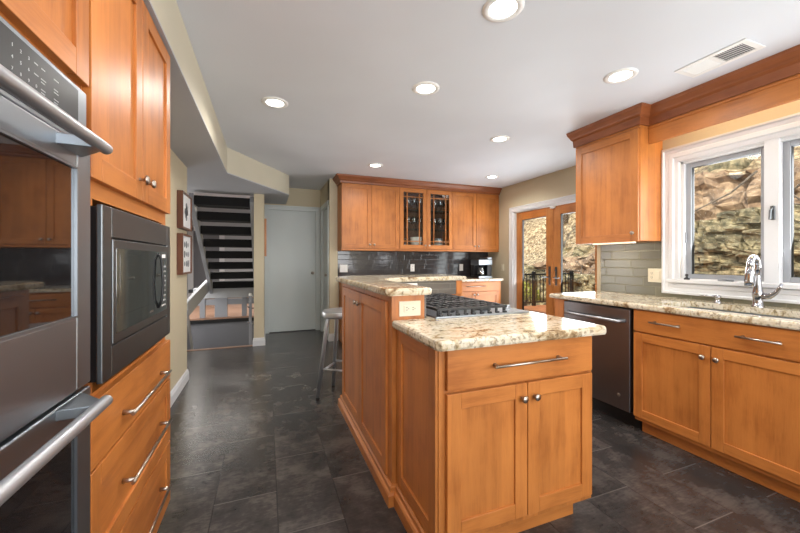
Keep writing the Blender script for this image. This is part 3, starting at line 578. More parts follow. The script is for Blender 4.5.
# ------------------------------------------------------------------ back wall cabinets
FB = Face((0, 4.97, 0), (1, 0, 0), (0, -1, 0)); TOPZ = 2.33
xs = [1.005, 1.455, 1.895, 2.352, 2.815, 3.262, 3.715]
def wallcab(x0, xm, x1, glass, label):
    r = thing('wall_cabinet', ((x0+x1)/2, 5.1, 1.37), label, 'cabinet', 'maple wall cabinets on the back wall')
    mb = MB(); a, b = 4.97, BY-.002
    mb.box(x0, a, 1.375, x0+.018, b, TOPZ); mb.box(x1-.018, a, 1.375, x1, b, TOPZ); mb.box(x0+.018, a, 1.375, x1-.018, b, 1.393, 1); mb.box(x0+.018, a, TOPZ-.02, x1-.018, b, TOPZ, 1); mb.box(x0+.018, b-.01, 1.393, x1-.018, b, TOPZ-.02, 2)
    mb.box(x0+.018, a, 1.393, x0+.04, a+.018, TOPZ-.02); mb.box(x1-.04, a, 1.393, x1-.018, a+.018, TOPZ-.02)
    mb.build('cabinet_body', WP+[DARKIN], r, .001)
    if glass:
        for z in (1.70, 2.00): m2 = MB(); m2.box(x0+.02, a+.03, z-.010, x1-.02, b-.012, z); m2.build('glass_shelf', SHELFG, r)
    for i, (p, q) in enumerate(((x0, xm), (xm, x1))):
        d = shaker(FB, r, 'cabinet_door', p+.0025, q-.0025, 1.385, TOPZ-.01, .062, glass=glass); knob(FB, d, q-.035 if i == 0 else p+.035, 1.44)
    return r
wallcab(xs[0], xs[1], xs[2], False, 'solid-door maple wall cabinet at the left end of the back wall'); wallcab(xs[2], xs[3], xs[4], True, 'glass-door maple wall cabinet with glassware in the middle of the back wall'); wallcab(xs[4], xs[5], xs[6], False, 'solid-door maple wall cabinet at the right end above the coffee maker')
mb = MB(); mb.box(xs[0], 4.955, 1.352, xs[6], 5.26, 1.374); tag(mb.build('light_rail', [WH], None, .002), 'thin maple rail under the back wall cabinets', 'moulding')
mb = MB(); mb.sweep([(xs[6], 4.948), (xs[0]-.003, 4.948), (xs[0]-.003, 5.228)][::-1], [(o*1.3, z) for o, z in [(0, 2.322), (.012, 2.322), (.016, 2.35), (.03, 2.362), (.034, 2.374), (.055, 2.408), (.06, CZ-.001), (0, CZ-.001)]])
mb.box(xs[0], 4.95, 2.331, xs[6], 5.27, CZ-.001)
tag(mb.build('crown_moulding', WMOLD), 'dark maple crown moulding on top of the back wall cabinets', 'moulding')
# glassware
def wine_glass(x, y, z, label, grp):
    mb = MB(); mb.lathe((x, y, z), [(.032, 0), (.03, .003), (.005, .007), (.004, .085), (.012, .095), (.032, .12), (.037, .15), (.030, .195), (.0285, .195), (.035, .15), (.030, .122), (.01, .10), (0, .098)], 14)
    o = mb.build('wine_glass', TUMB, None, base=(x, y, z)); return tag(o, label, 'glass', grp)
GG = 'wine glasses behind the glass doors'
for zi, (z, sn) in enumerate(((2.00, 'top'), (1.70, 'middle'))):
    for di, (xa, xb, dn) in enumerate(((1.98, 2.28, 'left'), (2.45, 2.74, 'right'))):
        first = None; n = 4
        for i in range(n):
            for row, yy in (('front', 5.07), ('back', 5.18)):
                x = xa + (xb-xa)*i/(n-1) + (0 if row == 'front' else .02); lb = 'clear wine glass on the %s shelf behind the %s glass door, %s row' % (sn, dn, row)
                if first is None: first = wine_glass(x, yy, z+.001, lb, GG+' '+sn+' '+dn+' '+row)
                else:
                    c = first.copy(); COL.objects.link(c); c.location = (x, yy, z+.001); c['label'] = lb; c['group'] = GG+' '+sn+' '+dn+' '+row
def bowl(x, y, z, r, h, name, label, m):
    mb = MB(); mb.lathe((x, y, z), [(0, 0), (r*.45, 0), (r*.5, .006), (r*.85, h*.5), (r, h), (r*.96, h), (r*.8, h*.5), (r*.4, .012), (0, .01)], 24); return tag(mb.build(name, m, None, base=(x, y, z)), label, name.replace('_', ' '))
bowl(2.225, 5.08, 1.394, .10, .18, 'mixing_bowl', 'white bowl on the bottom shelf behind the left glass door', PORC)
bowl(2.03, 5.09, 1.394, .065, .095, 'small_bowl', 'small clear bowl left of the white bowl in the glass cabinet', TUMB)
bowl(2.03, 5.09, 1.490, .06, .07, 'small_bowl', 'small clear bowl stacked on another in the glass cabinet', TUMB)
for i in range(6):
    mb = MB(); mb.lathe((2.62, 5.10, 1.394+i*.028), [(0, 0), (.06, 0), (.085, .024), (.082, .025), (.055, .004), (0, .004)], 24)
    tag(mb.build('dinner_plate', STEEL if i % 2 else PORC, None, base=(2.62, 5.10, 1.394+i*.028)), 'plate in the stack behind the right glass door, %s' % ['lowest', 'second from the bottom', 'third from the bottom', 'third from the top', 'second from the top', 'topmost'][i], 'plate', 'stacked plates in the glass cabinet')
# base cabinets on the back wall
FBB = Face((0, 4.70, 0), (1, 0, 0), (0, -1, 0))
edges = [(1.03, 1.80, 'left'), (1.80, 2.60, 'middle'), (2.60, 3.56, 'right')]
for x0, x1, nm in edges:
    r = thing('base_cabinet', ((x0+x1)/2, 5.0, 0), 'maple base cabinet with one drawer over two doors, %s unit of the back wall' % nm, 'cabinet', 'maple base cabinets on the back wall')
    mb = MB(); mb.box(x0+.001, 4.70, .10, x1-.001, BY-.004, .876); mb.box(x0+.001, 4.77, 0, x1-.001, BY-.02, .10, 1); mb.build('cabinet_body', WP, r, .001)
    xa = x0+.02; xb = x1-.045 if nm == 'right' else x1-.01; xm = (xa+xb)/2
    d = slab(FBB, r, 'drawer', xa, xb, .722, .862); pull(FBB, d, xm-.16, xm+.16, .80)
    for i, (p, q) in enumerate(((xa, xm-.002), (xm+.002, xb))): d = shaker(FBB, r, 'cabinet_door', p, q, .12, .712); knob(FBB, d, q-.03 if i == 0 else p+.03, .67)
mb = MB(); mb.box(1.03, 4.665, .877, 3.59, BY-.013, .914); tag(mb.build('granite_worktop', GRAN, None, .006), 'narrow granite worktop against the dark back wall tiles under the coffee maker', 'worktop')
# coffee maker
cm = thing('coffee_maker', (3.38, 4.98, .915), 'black and steel drip coffee maker on the back wall worktop', 'coffee maker')
x0, x1, y0, y1, z = 3.25, 3.51, 4.86, 5.10, .915
mb = MB(); mb.box(x0, y0, z, x1, y1, z+.035); mb.box(x0, y1-.09, z+.035, x1, y1, z+.22); mb.box(x1-.09, y0+.01, z+.035, x1, y1, z+.22); mb.build('machine_body', BLACK, cm, .006)
mb = MB(); mb.box(x0-.003, y0-.004, z+.215, x1+.003, y1+.002, z+.305); mb.box(x0+.17, y0+.0, z+.305, x1, y1-.02, z+.345); mb.build('brew_head', STEEL, cm, .008)
mb = MB(); mb.box(x0-.002, y0-.003, z+.001, x1+.002, y0+.02, z+.032); mb.build('base_trim', STEEL, cm, .003)
mb = MB(); cx, cy = x0+.09, y0+.075; mb.lathe((cx, cy, z+.036), [(0, 0), (.055, 0), (.066, .03), (.066, .08), (.045, .12), (.045, .14), (.043, .14), (.043, .12), (.063, .08), (.062, .032), (.05, .005), (0, .005)], 24); ca = mb.build('carafe', TUMB, cm)
mb = MB(); mb.lathe((cx, cy, z+.176), [(.048, 0), (.048, .018), (.02, .024), (0, .024)], 20); mb.lathe((cx, cy, z+.042), [(0, 0), (.06, .0), (.061, .05), (0, .05)], 20); mb.tube([(cx-.04, cy-.04, z+.165), (cx-.075, cy-.055, z+.15), (cx-.075, cy-.055, z+.08), (cx-.045, cy-.045, z+.06)], .007, 8); mb.build('carafe_handle', BLACK, ca)
# outlets and switches
def plate(name, label, cpos, right, up, wdt, hgt, kind, m=ALMOND, group=None):
    r_, u_ = Vector(right), Vector(up); n_ = r_.cross(u_); c = Vector(cpos)
    root = thing(name, tuple(c), label, name.replace('_', ' '), group)
    mb = MB(); mb.obox(c+n_*.003, r_*wdt/2, u_*hgt/2, n_*.003); mb.build('cover_plate', m, root, .002)
    def slot(px, pz):
        for s in (-1, 1):
            q = MB(); cc = c + r_*px + u_*(pz)
            if s == 1: q.obox(cc+n_*.0075, r_*.017, u_*.034, n_*.0018); q.build('receptacle', m, root, .001)
        q = MB()
        for sy in (-.017, .017):
            for sx_ in (-.006, .006): q.obox(cc+r_*sx_+u_*(sy+.002)+n_*.0098, r_*.0013, u_*.0045, n_*.0004)
            q.obox(cc+u_*(sy-.008)+n_*.0098, r_*.002, u_*.002, n_*.0004)
        q.build('slots', BLACK, root)
    def rocker(px):
        q = MB(); q.obox(c+r_*px+n_*.0085, r_*.016, u_*.033, n_*.003); q.build('rocker', m, root, .002)
    if kind == 'o': slot(0, 0)
    elif kind == 'os': slot(-.023, 0); rocker(.023)
    elif kind == 'ss': rocker(-.023); rocker(.023)
    elif kind == 's': rocker(0)
    return root
plate('power_outlet', 'almond plate with outlet and rocker switch on the tiles by the sink window', (WX-.013, 1.945, 1.085), (0, -1, 0), (0, 0, 1), .115, .115, 'os')
plate('wall_switch', 'white double switch plate at the left end of the back wall tiles', (1.10, BY-.013, 1.085), (1, 0, 0), (0, 0, 1), .12, .118, 'ss', WPLAST)
plate('wall_outlet', 'narrow white outlet plate in the middle of the back wall tiles', (2.24, BY-.013, 1.085), (1, 0, 0), (0, 0, 1), .072, .118, 'o', WPLAST)
plate('wall_outlet', 'white outlet plate just left of the coffee maker', (3.16, BY-.013, 1.085), (1, 0, 0), (0, 0, 1), .072, .118, 's', WPLAST)
plate('wall_switch', 'pale switch plate on the wall beside the patio door casing', (PX-.001, 4.86, 1.085), (0, -1, 0), (0, 0, 1), .072, .118, 's', ALMOND)

# ------------------------------------------------------------------ island
bar = thing('bar_cabinet', (.68, 2.25, 0), 'tall maple bar cabinet with two doors carrying the raised counter', 'cabinet')
mb = MB(); mb.box(.585, 1.64, .09, .765, 2.86, 1.034, 0)
mb.prism([(.765, 2.44), (.93, 2.68), (1.61, 2.68), (1.61, 2.80), (.765, 2.80)], .0, 1.034, 0); mb.box(.60, 1.66, 0, .76, 2.85, .09); mb.box(1.552, 2.666, .915, 1.612, 2.81, 1.034); mb.build('cabinet_body', WP, bar, .0015)
FL = Face((.585, 0, 0), (0, 1, 0), (-1, 0, 0))
d = shaker(FL, bar, 'cabinet_door', 1.70, 2.243, .105, 1.0, .065, .014); knob(FL, d, 2.243-.035, .93, .014)
d = shaker(FL, bar, 'cabinet_door', 2.247, 2.79, .105, 1.0, .065, .014); knob(FL, d, 2.247+.035, .93, .014)
base_prof = [(0, 0), (.034, 0), (.034, .055), (.028, .064), (.020, .068), (.020, .088), (.012, .094), (0, .094)]
mb = MB(); mb.sweep([(.64, 1.64), (.59, 1.64), (.59, 2.86), (.76, 2.86)][::-1], base_prof); mb.sweep([(.76, 2.80), (1.61, 2.80)][::-1], base_prof); mb.build('base_moulding', [WH], bar, .0012)
tl = MB(); tl.prism([(.766, 1.645), (.778, 1.645), (.778, 2.437), (.937, 2.668), (1.55, 2.668), (1.55, 2.679), (.930, 2.679), (.766, 2.44)], .915, 1.034); tl.build('tile_facing', TILE_K, bar)
def arcpts(a, b, c, n=8): return [tuple((1-t)**2*Vector(a)+2*t*(1-t)*Vector(b)+t*t*Vector(c)) for t in [i/n for i in range(n+1)]]
inner = [(1.645, 2.65)] + arcpts((1.12, 2.64), (.82, 2.63), (.795, 2.30), 10) + [(.795, 1.615), (.78, 1.60)]
pts = [(.56, 1.60), (.545, 1.615), (.545, 2.93), (.68, 3.12), (1.63, 3.12), (1.645, 3.105)] + inner
rounded_top([tuple(p) for p in pts][::-1], 1.036, 1.072, 'raised_bar_top', 'L-shaped raised granite bar top behind the cooktop', .012)
isl = thing('island_cabinet', (1.0, 1.9, 0), 'maple island base cabinet with one drawer above two doors', 'cabinet')
mb = MB(); mb.prism([(.62, 1.20), (1.42, 1.20), (1.42, 2.66), (.94, 2.66), (.782, 2.43), (.782, 1.634), (.62, 1.634)], .10, .874)
mb.box(.65, 1.275, 0, 1.345, 2.5, .10, 1) if False else mb.prism([(.68, 1.28), (1.345, 1.28), (1.345, 2.55), (1.02, 2.55), (.80, 2.25), (.80, 1.6), (.68, 1.6)], 0, .10, 1)
mb.build('cabinet_body', WP, isl, .0015)
FI = Face((0, 1.20, 0), (1, 0, 0), (0, -1, 0))
d = slab(FI, isl, 'drawer', .648, 1.402, .706, .864); pull(FI, d, .865, 1.195, .788)
d = shaker(FI, isl, 'cabinet_door', .648, 1.030, .132, .694, .062); knob(FI, d, 1.0, .635)
d = shaker(FI, isl, 'cabinet_door', 1.034, 1.402, .132, .694, .062); knob(FI, d, 1.064, .635)
FS = Face((.62, 0, 0), (0, 1, 0), (-1, 0, 0)); shaker(FS, isl, 'side_panel', 1.205, 1.632, .10, .872, .062, .012)
mb = MB(); mb.sweep([(.618, 1.20), (.618, 1.634)][::-1], base_prof); mb.sweep([(.63, 1.28), (1.345, 1.28), (1.345, 1.50)], [(o*.7, z) for o, z in base_prof]); mb.build('base_moulding', [WH], isl, .0012)
pts = [(.60, 1.135), (1.435, 1.135), (1.45, 1.15), (1.45, 2.658), (.94, 2.658), (.784, 2.43), (.784, 1.632), (.585, 1.632), (.585, 1.15)]
rounded_top(pts, .876, .914, 'island_worktop', 'beige granite worktop with brown veins on the lower island', .012)
plate('wall_outlet', 'almond double outlet set sideways in the wooden end of the bar', (.682, 1.639, .966), (0, 0, 1), (-1, 0, 0), .076, .118, 'o')
plate('wall_outlet', 'white outlet set sideways on the tiled back of the raised bar', (1.12, 2.667, .985), (0, 0, 1), (-1, 0, 0), .07, .115, 's', WPLAST)
# cooktop
ck = thing('gas_cooktop', (1.07, 2.0, .915), 'stainless gas cooktop with black cast iron grates on the island', 'cooktop')
cx0, cx1, cy0, cy1 = .800, 1.385, 1.575, 2.34
mb = MB(); mb.box(cx0, cy0, .9145, cx1, cy1, .924); mb.build('cooktop_tray', STEEL, ck, .003)
burn = [(.94, 1.73), (1.18, 1.73), (.94, 2.17), (1.18, 2.17), (1.06, 1.95)]
for bx, by in burn:
    mb = MB(); mb.lathe((bx, by, .924), [(.05, 0), (.05, .008), (.042, .012), (.042, .018), (.034, .024), (0, .025)], 20); mb.build('burner', IRON, ck)
gw = (cy1-cy0-.03)/3
for gi in range(3):
    ya = cy0+.012+gi*(gw+.003); yb = ya+gw; xa, xb = cx0+.012, 1.245; zt = .958; t = .012
    mb = MB()
    for yy in (ya+t/2, yb-t/2): mb.beam((xa, yy, zt), (xb, yy, zt), t, .014)
    for xx in (xa+t/2, xb-t/2): mb.beam((xx, ya, zt), (xx, yb, zt), t, .014)
    for i in range(1, 3): yy = ya+(yb-ya)*i/3; mb.beam((xa, yy, zt), (xb, yy, zt), .009, .012)
    nf = 9
    for i in range(nf): # row of curved fingers along the bars that drop to the tray
        xx = xa+.02+(xb-xa-.04)*i/(nf-1); mb.beam((xx, ya, zt+.001), (xx, yb, zt+.001), .008, .010)
        if gi == 0: mb.obox((xx, ya+.004, zt-.014), (.007, 0, 0), (0, .005, 0), (0, 0, .016)); mb.obox((xx, ya-.004, zt-.028), (.011, 0, 0), (0, .008, 0), (0, 0, .005))
    for xx in (xa+t, (xa+xb)/2, xb-t):
        for yy in (ya+t, yb-t): mb.box(xx-.007, yy-.007, .924, xx+.007, yy+.007, zt)
    mb.build('grate', IRON, ck, .002, 1)
for i in range(5):
    mb = MB(); mb.lathe((1.337, 1.70+i*.13, .924), [(.021, 0), (.020, .004), (.016, .006), (.015, .022), (0, .023)], 18); mb.build('control_knob', STEEL, ck)
# bar stool
stl = thing('bar_stool', (.64, 3.13, 0), 'round brushed aluminium backless bar stool beside the bar', 'stool')
sx, sy = .64, 3.13; zs = .755
mb = MB(); mb.lathe((sx, sy, zs), [(0, -.055), (.15, -.055), (.172, -.05), (.178, -.042), (.178, -.003), (.168, .006), (.12, .002), (0, -.006)], 36); mb.build('seat', ALU, stl, 0)
ang0 = math.radians(190)
tops, feet = [], []
for i in range(4): a = ang0+PI/2*i; tops.append(Vector((sx+.135*math.cos(a), sy+.135*math.sin(a), zs-.045))); feet.append(Vector((sx+.225*math.cos(a), sy+.225*math.sin(a), .0)))
for tp, ft in zip(tops, feet):
    mb = MB(); mb.tube([ft+Vector((0, 0, .012)), ft.lerp(tp, .92), ft.lerp(tp, .98)*1 + (Vector((sx, sy, zs))-tp)*.06, tp + (Vector((sx, sy, zs-.045))-tp)*.25], .0165, 10); lg = mb.build('leg', ALU, stl)
    mb = MB(); mb.tube([ft, ft+Vector((0, 0, .018))], .016, 10); mb.build('rubber_foot', RUBBER, lg)
for i in range(4):
    f = .36 if i % 2 == 0 else .33
    a, b = feet[i].lerp(tops[i], f), feet[(i+1) % 4].lerp(tops[(i+1) % 4], f); mb = MB(); mb.tube([a, b], .010, 8); mb.build('foot_rail', ALU, stl)

# ------------------------------------------------------------------ ceiling fittings
def clamp_lamp(x, y):
    l = bpy.data.lights.new('lamp', 'SPOT'); l.energy = LAMP_W*4; l.spot_size = math.radians(165); l.spot_blend = .6; l.shadow_soft_size = .07; l.color = (1, .955, .89)
    o = bpy.data.objects.new('lamp_light', l); COL.objects.link(o); return o
LP = [(1.066, 1.390, 'nearest recessed ceiling light, at the top edge above the island'), (1.054, 2.236, 'recessed ceiling light in the centre of the ceiling above the bar'), (.062, 2.855, 'recessed ceiling light over the aisle nearest the cream soffit'), (2.182, 1.622, 'recessed ceiling light in front of the window valance left of the vent'), (2.188, 2.900, 'recessed ceiling light between the patio door and the cooktop'), (1.305, 4.28, 'recessed ceiling light before the left end of the back wall cabinets'), (3.075, 4.26, 'recessed ceiling light before the right end of the back wall cabinets')]
first = None
for x, y, lb in LP:
    if first is None:
        first = thing('ceiling_light', (x, y, CZ), lb, 'ceiling light', 'recessed ceiling lights')
        mb = MB(); mb.lathe((x, y, CZ), [(.098, -.0005), (.098, -.004), (.085, -.009), (.070, -.009), (.064, -.004), (.064, -.0005)], 40); mb.build('trim_ring', WPLAST, first)
        mb = MB(); mb.lathe((x, y, CZ), [(.064, -.002), (.064, -.005), (0, -.006)], 40); mb.build('diffuser', LED, first)
        o = first
    else: o = copy_tree(first); o.location = (x, y, CZ); o['label'] = lb
    lm = clamp_lamp(x, y); lm.location = (x, y, CZ-.012)
for x, y in ((.06, 1.0), (1.06, -.6), (2.1, -.3)): lm = clamp_lamp(x, y); lm.location = (x, y, CZ-.012)
vt = thing('ceiling_vent', (2.56, 1.28, CZ), 'white louvred air vent in the ceiling beside the window valance', 'vent')
mb = MB(); a0, a1, b0, b1 = 2.45, 2.65, 1.10, 1.46
for q in ((a0, b0, a0+.032, b1), (a1-.032, b0, a1, b1), (a0+.032, b0, a1-.032, b0+.03), (a0+.032, b1-.03, a1-.032, b1), (a0+.032, 1.27, a1-.032, 1.29)): mb.box(q[0], q[1], CZ-.008, q[2], q[3], CZ-.001)
mb.build('vent_frame', WPLAST, vt, .002)
mb = MB(); mb.box(a0+.03, b0+.028, CZ-.002, a1-.03, b1-.028, CZ-.001); mb.build('vent_duct', mat('duct_grey', srgb(120, 120, 122), .7), vt)
for (p, q, s) in ((b0+.032, 1.268, 1), (1.292, b1-.032, -1)):
    mb = MB(); n = 12
    for i in range(n): yy = p+(q-p)*(i+.5)/n; mb.obox(((a0+a1)/2, yy, CZ-.006), ((a1-a0)/2-.032, 0, 0), (0, .0042 if s > 0 else .0036, .003*s), (0, 0, .0006))
    mb.build('louvres', WPLAST, vt)

# ------------------------------------------------------------------ pictures
def picture(y0, y1, z0, z1, label, kind):
    r = thing('framed_picture', (SX, (y0+y1)/2, z0), label, 'picture', 'shadow box pictures on the left wall')
    x0, x1, t = SX+.002, SX+.05, .018; mb = MB()
    mb.box(x0, y0, z0, x1, y0+t, z1); mb.box(x0, y1-t, z0, x1, y1, z1); mb.box(x0, y0+t, z0, x1, y1-t, z0+t); mb.box(x0, y0+t, z1-t, x1, y1-t, z1); mb.build('frame', WFRAME, r, .002)
    mb = MB(); mb.box(x1-.018, y0+t, z0+t, x1-.012, y1-t, z1-t); mb.build('mat_board', PAPER, r)
    mb = MB(); yc, zc = (y0+y1)/2, (z0+z1)/2
    if kind == 0:
        for dy, dz, rr in ((0, 0, .045), (0, .055, .03), (0, -.055, .03), (.05, 0, .03), (-.05, 0, .03), (.035, .04, .02), (-.035, -.04, .02)): mb.lathe((x1-.012, yc+dy, zc+dz), [(rr, 0), (rr, .001), (0, .001)], 16, 0, (1, 0, 0))
    else:
        for i in range(3):
            for j in range(3): rr = .022+.006*((i*2+j) % 3); mb.lathe((x1-.012, yc+(j-1)*.075, zc+(i-1)*.09), [(rr, 0), (rr*1.0, .001), (0, .001)], 12, 0, (1, 0, 0))
    mb.build('print', INKD, r)
picture(3.62, 4.03, 1.50, 1.84, 'wooden shadow box with one grey cross motif, upper picture on the left wall', 0)
picture(3.62, 4.03, 1.08, 1.455, 'wooden shadow box with rows of small grey shapes, lower picture on the left wall', 1)
hp = thing('hall_picture', (-.03, 5.75, 1.26), 'pale wooden frame on the hall wall seen edge-on beside the pale door', 'picture')
mb = MB(); mb.box(-.029, 5.55, 1.27, .002, 5.85, 1.83); mb.build('frame', WDOOR, hp, .003)
mb = MB(); mb.box(.002, 5.58, 1.30, .004, 5.82, 1.80); mb.build('canvas', PAPER, hp)

# ------------------------------------------------------------------ stairwell and lower hall
stw = MB(); stw.box(-2.6, 8.2, -1.3, -.165, 8.3, -.10); struct('wall_stairwell', stw, DGREYP)
e_ = MB(); e_.box(-2.6, 8.16, -.10, -.165, 8.34, -.03); struct('trim_8', e_, BLACK)
e_ = MB(); e_.box(-3.2, 8.2, -.03, 2.2, 13.0, 0); struct('floor_hall', e_, WSTEP)
e_ = MB(); e_.box(-2.6, 5.37, -1.35, -.165, 8.2, -1.25); struct('floor_lower', e_, DGREYP)
e_ = MB(); e_.box(-2.6, 5.36, -1.3, -.165, 5.38, -.02); struct('wall_stairwell_near', e_, DGREYP)
e_ = MB(); e_.box(-2.7, 4.0, -1.35, -2.6, 13, 3.0); struct('wall_stair_left', e_, LGREYP)
e_ = MB(); e_.box(-1.15, 4.0, 0, -2.7, 4.06, SB); struct('wall_stair_near', e_, PAINT)
e_ = MB(); e_.box(-3.2, 12.9, -.1, 2.3, 13.0, 3.0); struct('wall_far_room', e_, LGREYP)
e_ = MB(); e_.box(-.165, 9.2, 0, 2.2, 9.3, 3.0); e_.box(2.2, 9.2, 0, 2.3, 13, 3); struct('wall_far_side', e_, LGREYP)
e_ = MB(); e_.box(-3.2, 5.5, 2.95, 2.3, 13.0, 3.05); struct('ceiling_hall', e_, CEIL)
e_ = MB()
for x0, x1 in ((-2.35, -2.2), (-1.45, -1.3)): e_.box(x0, 12.85, 0, x1, 12.92, 2.3)
e_.box(-2.35, 12.85, 2.15, -1.3, 12.92, 2.3); struct('trim_9', e_, WHITE)
e_ = MB(); e_.box(-2.2, 12.88, 0, -1.45, 12.91, 2.15); struct('door_4', e_, DGREYP)
# open-riser flight rising towards the kitchen
fs = thing('open_staircase', (-.58, 6.4, 0), 'grey open-riser staircase with black carpeted treads rising towards the kitchen', 'staircase')
n = 8
for i in range(n):
    y = 5.50+.252*i; z = 2.10-.184*i
    mb = MB(); mb.box(-.925, y-.06, z-.125, -.215, y+.24, z); mb.build('tread', CARPET, fs, .008)
for xx in (-.965, -.205):
    mb = MB(); a = Vector((xx+.012, 5.40, 2.08)); b = Vector((xx+.012, 7.35, .62)); mb.beam(a, b, .055, .12); mb.build('stringer', GREYP, fs, .003)
mb = MB(); mb.box(-1.25, 7.30, .50, -.17, 7.42, .69); mb.build('landing_beam', LGREYP, fs, .003)
mb = MB(); mb.box(-1.35, 7.42, .60, -.17, 8.36, .66); mb.build('landing_deck', CARPET, fs)
for x0, x1 in ((-1.30, -1.20), (-1.02, -.78), (-.50, -.40)): mb = MB(); mb.box(x0, 8.26, 0, x1, 8.34, .60); mb.build('landing_post', GREYP, fs, .003)
mb = MB(); mb.box(-1.35, 8.275, .26, -.17, 8.325, .38); mb.build('landing_rail', GREYP, fs, .003)
# stair going down at the left, with boxed grey rails
ds = thing('lower_staircase', (-1.3, 6.5, -1.25), 'grey painted stair rails descending at the left of the stairwell', 'staircase')
mb = MB(); mb.beam((-1.03, 5.50, .42), (-1.22, 7.3, -1.0), .05, .24); mb.build('stringer', GREYP, ds, .003)
mb = MB(); mb.beam((-1.12, 5.46, .44), (-1.34, 7.3, -1.0), .05, .10); mb.build('stringer', LGREYP, ds, .003)
mb = MB(); mb.box(-1.14, 5.66, .12, -1.07, 5.72, 1.16); mb.build('newel_post', LGREYP, ds, .003)
mb = MB(); mb.beam((-1.10, 5.7, 1.10), (-1.42, 6.9, 1.60), .04, .14); mb.beam((-1.12, 5.7, .66), (-1.40, 6.9, 1.16), .04, .14); mb.build('upper_rail', GREYP, ds, .003)
mb = MB(); mb.beam((-1.07, 5.7, .50), (-1.02, 7.3, .74), .05, .22); mb.build('side_board', LGREYP, ds, .003)
gr = thing('grab_rail_post', (-.20, 5.46, 0), 'grey newel post with white cap and chrome rods at the top of the stairwell', 'railing')
mb = MB(); mb.box(-.235, 5.42, .0, -.195, 5.46, .70); mb.build('post', GREYP, gr, .002)
mb = MB(); mb.lathe((-.215, 5.44, .70), [(.022, 0), (.024, .015), (.018, .03), (0, .034)], 16); mb.build('post_cap', WPLAST, gr)
mb = MB()
for z in (.30, .52): mb.tube([(-.215, 5.44, z), (-.17, 5.43, z)], .009, 10); mb.tube([(-.25, 5.40, z+.03), (-.215, 5.44, z)], .009, 10)
mb.build('chrome_rod', CHROME, gr)

# ------------------------------------------------------------------ outside
def noise_mat(name, stops, scale, rough=.9, detail=8, bump=.5, bd=.05, dist=0.0, rand=False):
    m = mat(name, (.5, .5, .5, 1), rough); k = N(m); g = k.n('ShaderNodeNewGeometry'); a = k.n('ShaderNodeTexNoise'); a.inputs['Scale'].default_value = scale; a.inputs['Detail'].default_value = detail; a.inputs['Roughness'].default_value = .7; a.inputs['Distortion'].default_value = dist; k.l(g.outputs['Position'], a.inputs[0])
    r = k.ramp(a.outputs[0], stops); col = r.outputs[0]
    if rand:
        hs = k.n('ShaderNodeHueSaturation'); v = k.math('ADD', k.math('MULTIPLY', g.outputs['Random Per Island'], .8), .55); k.l(v, hs.inputs['Value']); k.l(col, hs.inputs['Color']); col = hs.outputs[0]
    k.l(col, k.b.inputs['Base Color']); k.bump(a.outputs[0], bump, bd); return m
STONE = noise_mat('field_stone', [(.35, srgb(86, 84, 66)), (.5, srgb(142, 132, 104)), (.65, srgb(196, 180, 142))], 7, rand=True)
ROCK = noise_mat('ledge_rock', [(.35, srgb(92, 78, 66)), (.5, srgb(158, 132, 108)), (.66, srgb(206, 180, 150))], 3.0, dist=1.2, bump=.8)
LEAF = noise_mat('leaf_litter', [(.38, srgb(80, 66, 50)), (.48, srgb(164, 142, 110)), (.60, srgb(218, 198, 162))], 9, bump=1.0)
BARK = noise_mat('bark', [(.35, srgb(70, 60, 52)), (.65, srgb(150, 138, 124))], 12)
SHRUB = noise_mat('shrub_leaf', [(.35, srgb(92, 104, 44)), (.65, srgb(190, 192, 90))], 8)
def hz(x, y):
    n = math.sin(x*1.3+y*.7)*.12+math.sin(y*2.1-x*.4)*.10+math.sin(x*3.7+y*2.9)*.05
    return n
WXX = 9.0
e_ = MB(); e_.grid(lambda u, v: Vector((PX+.15+u*(WXX-PX+.6), -6+v*34, -.34+.5*hz(u*5, v*34)*.3)), 30, 80); tag(e_.build('yard_ground', LEAF, None), kind='structure')
def drop(y): t = min(1, max(0, (y-5.0)/2.5)); return t*t*(3-2*t)
def wall_top(y): return 2.12-1.25*drop(y)+.22*math.sin(y*.55+1.0)+.10*math.sin(y*1.9)
mbs = MB(); rnd = random.Random(3)
def stone(mb, c, sx_, sy_, sz_, rnd):
    bm2 = bmesh.new(); bmesh.ops.create_cube(bm2, size=1.0); bmesh.ops.subdivide_edges(bm2, edges=bm2.edges, cuts=2, use_grid_fill=True)
    rz = rnd.uniform(-.25, .25); ry = rnd.uniform(-.10, .10); M = Matrix.Translation(c) @ Matrix.Rotation(rz, 4, 'Z') @ Matrix.Rotation(ry, 4, 'X')
    vm = {}
    for v in bm2.verts:
        p = v.co.copy(); l = p.length; f = .84 + .16*(.5/l)*1.0; p = Vector((p.x*sx_*f, p.y*sy_*f, p.z*sz_*f)); p += Vector((rnd.uniform(-1, 1)*sx_, rnd.uniform(-1, 1)*sy_, rnd.uniform(-1, 1)*sz_))*.07
        vm[v] = mb.bm.verts.new(M @ p)
    for f in bm2.faces: mb.bm.faces.new([vm[v] for v in f.verts])
    bm2.free()
z = -.40
while z < 2.7:
    h = rnd.uniform(.07, .17); y = -1.0+rnd.uniform(0, .4)
    while y < 20:
        wd = rnd.uniform(.14, .45); hh = h*rnd.uniform(.8, 1.25)
        if z+h*.4 < wall_top(y): stone(mbs, (WXX-.12+rnd.uniform(-.12, .10)+(z+.4)*.12, y+wd/2, z+h/2), rnd.uniform(.35, .6), wd*1.04, hh*1.06, rnd)
        y += wd
    z += h*.93
tag(mbs.build('dry_stone_wall', STONE), 'dry-stacked fieldstone retaining wall at the foot of the hillside', 'stone wall')
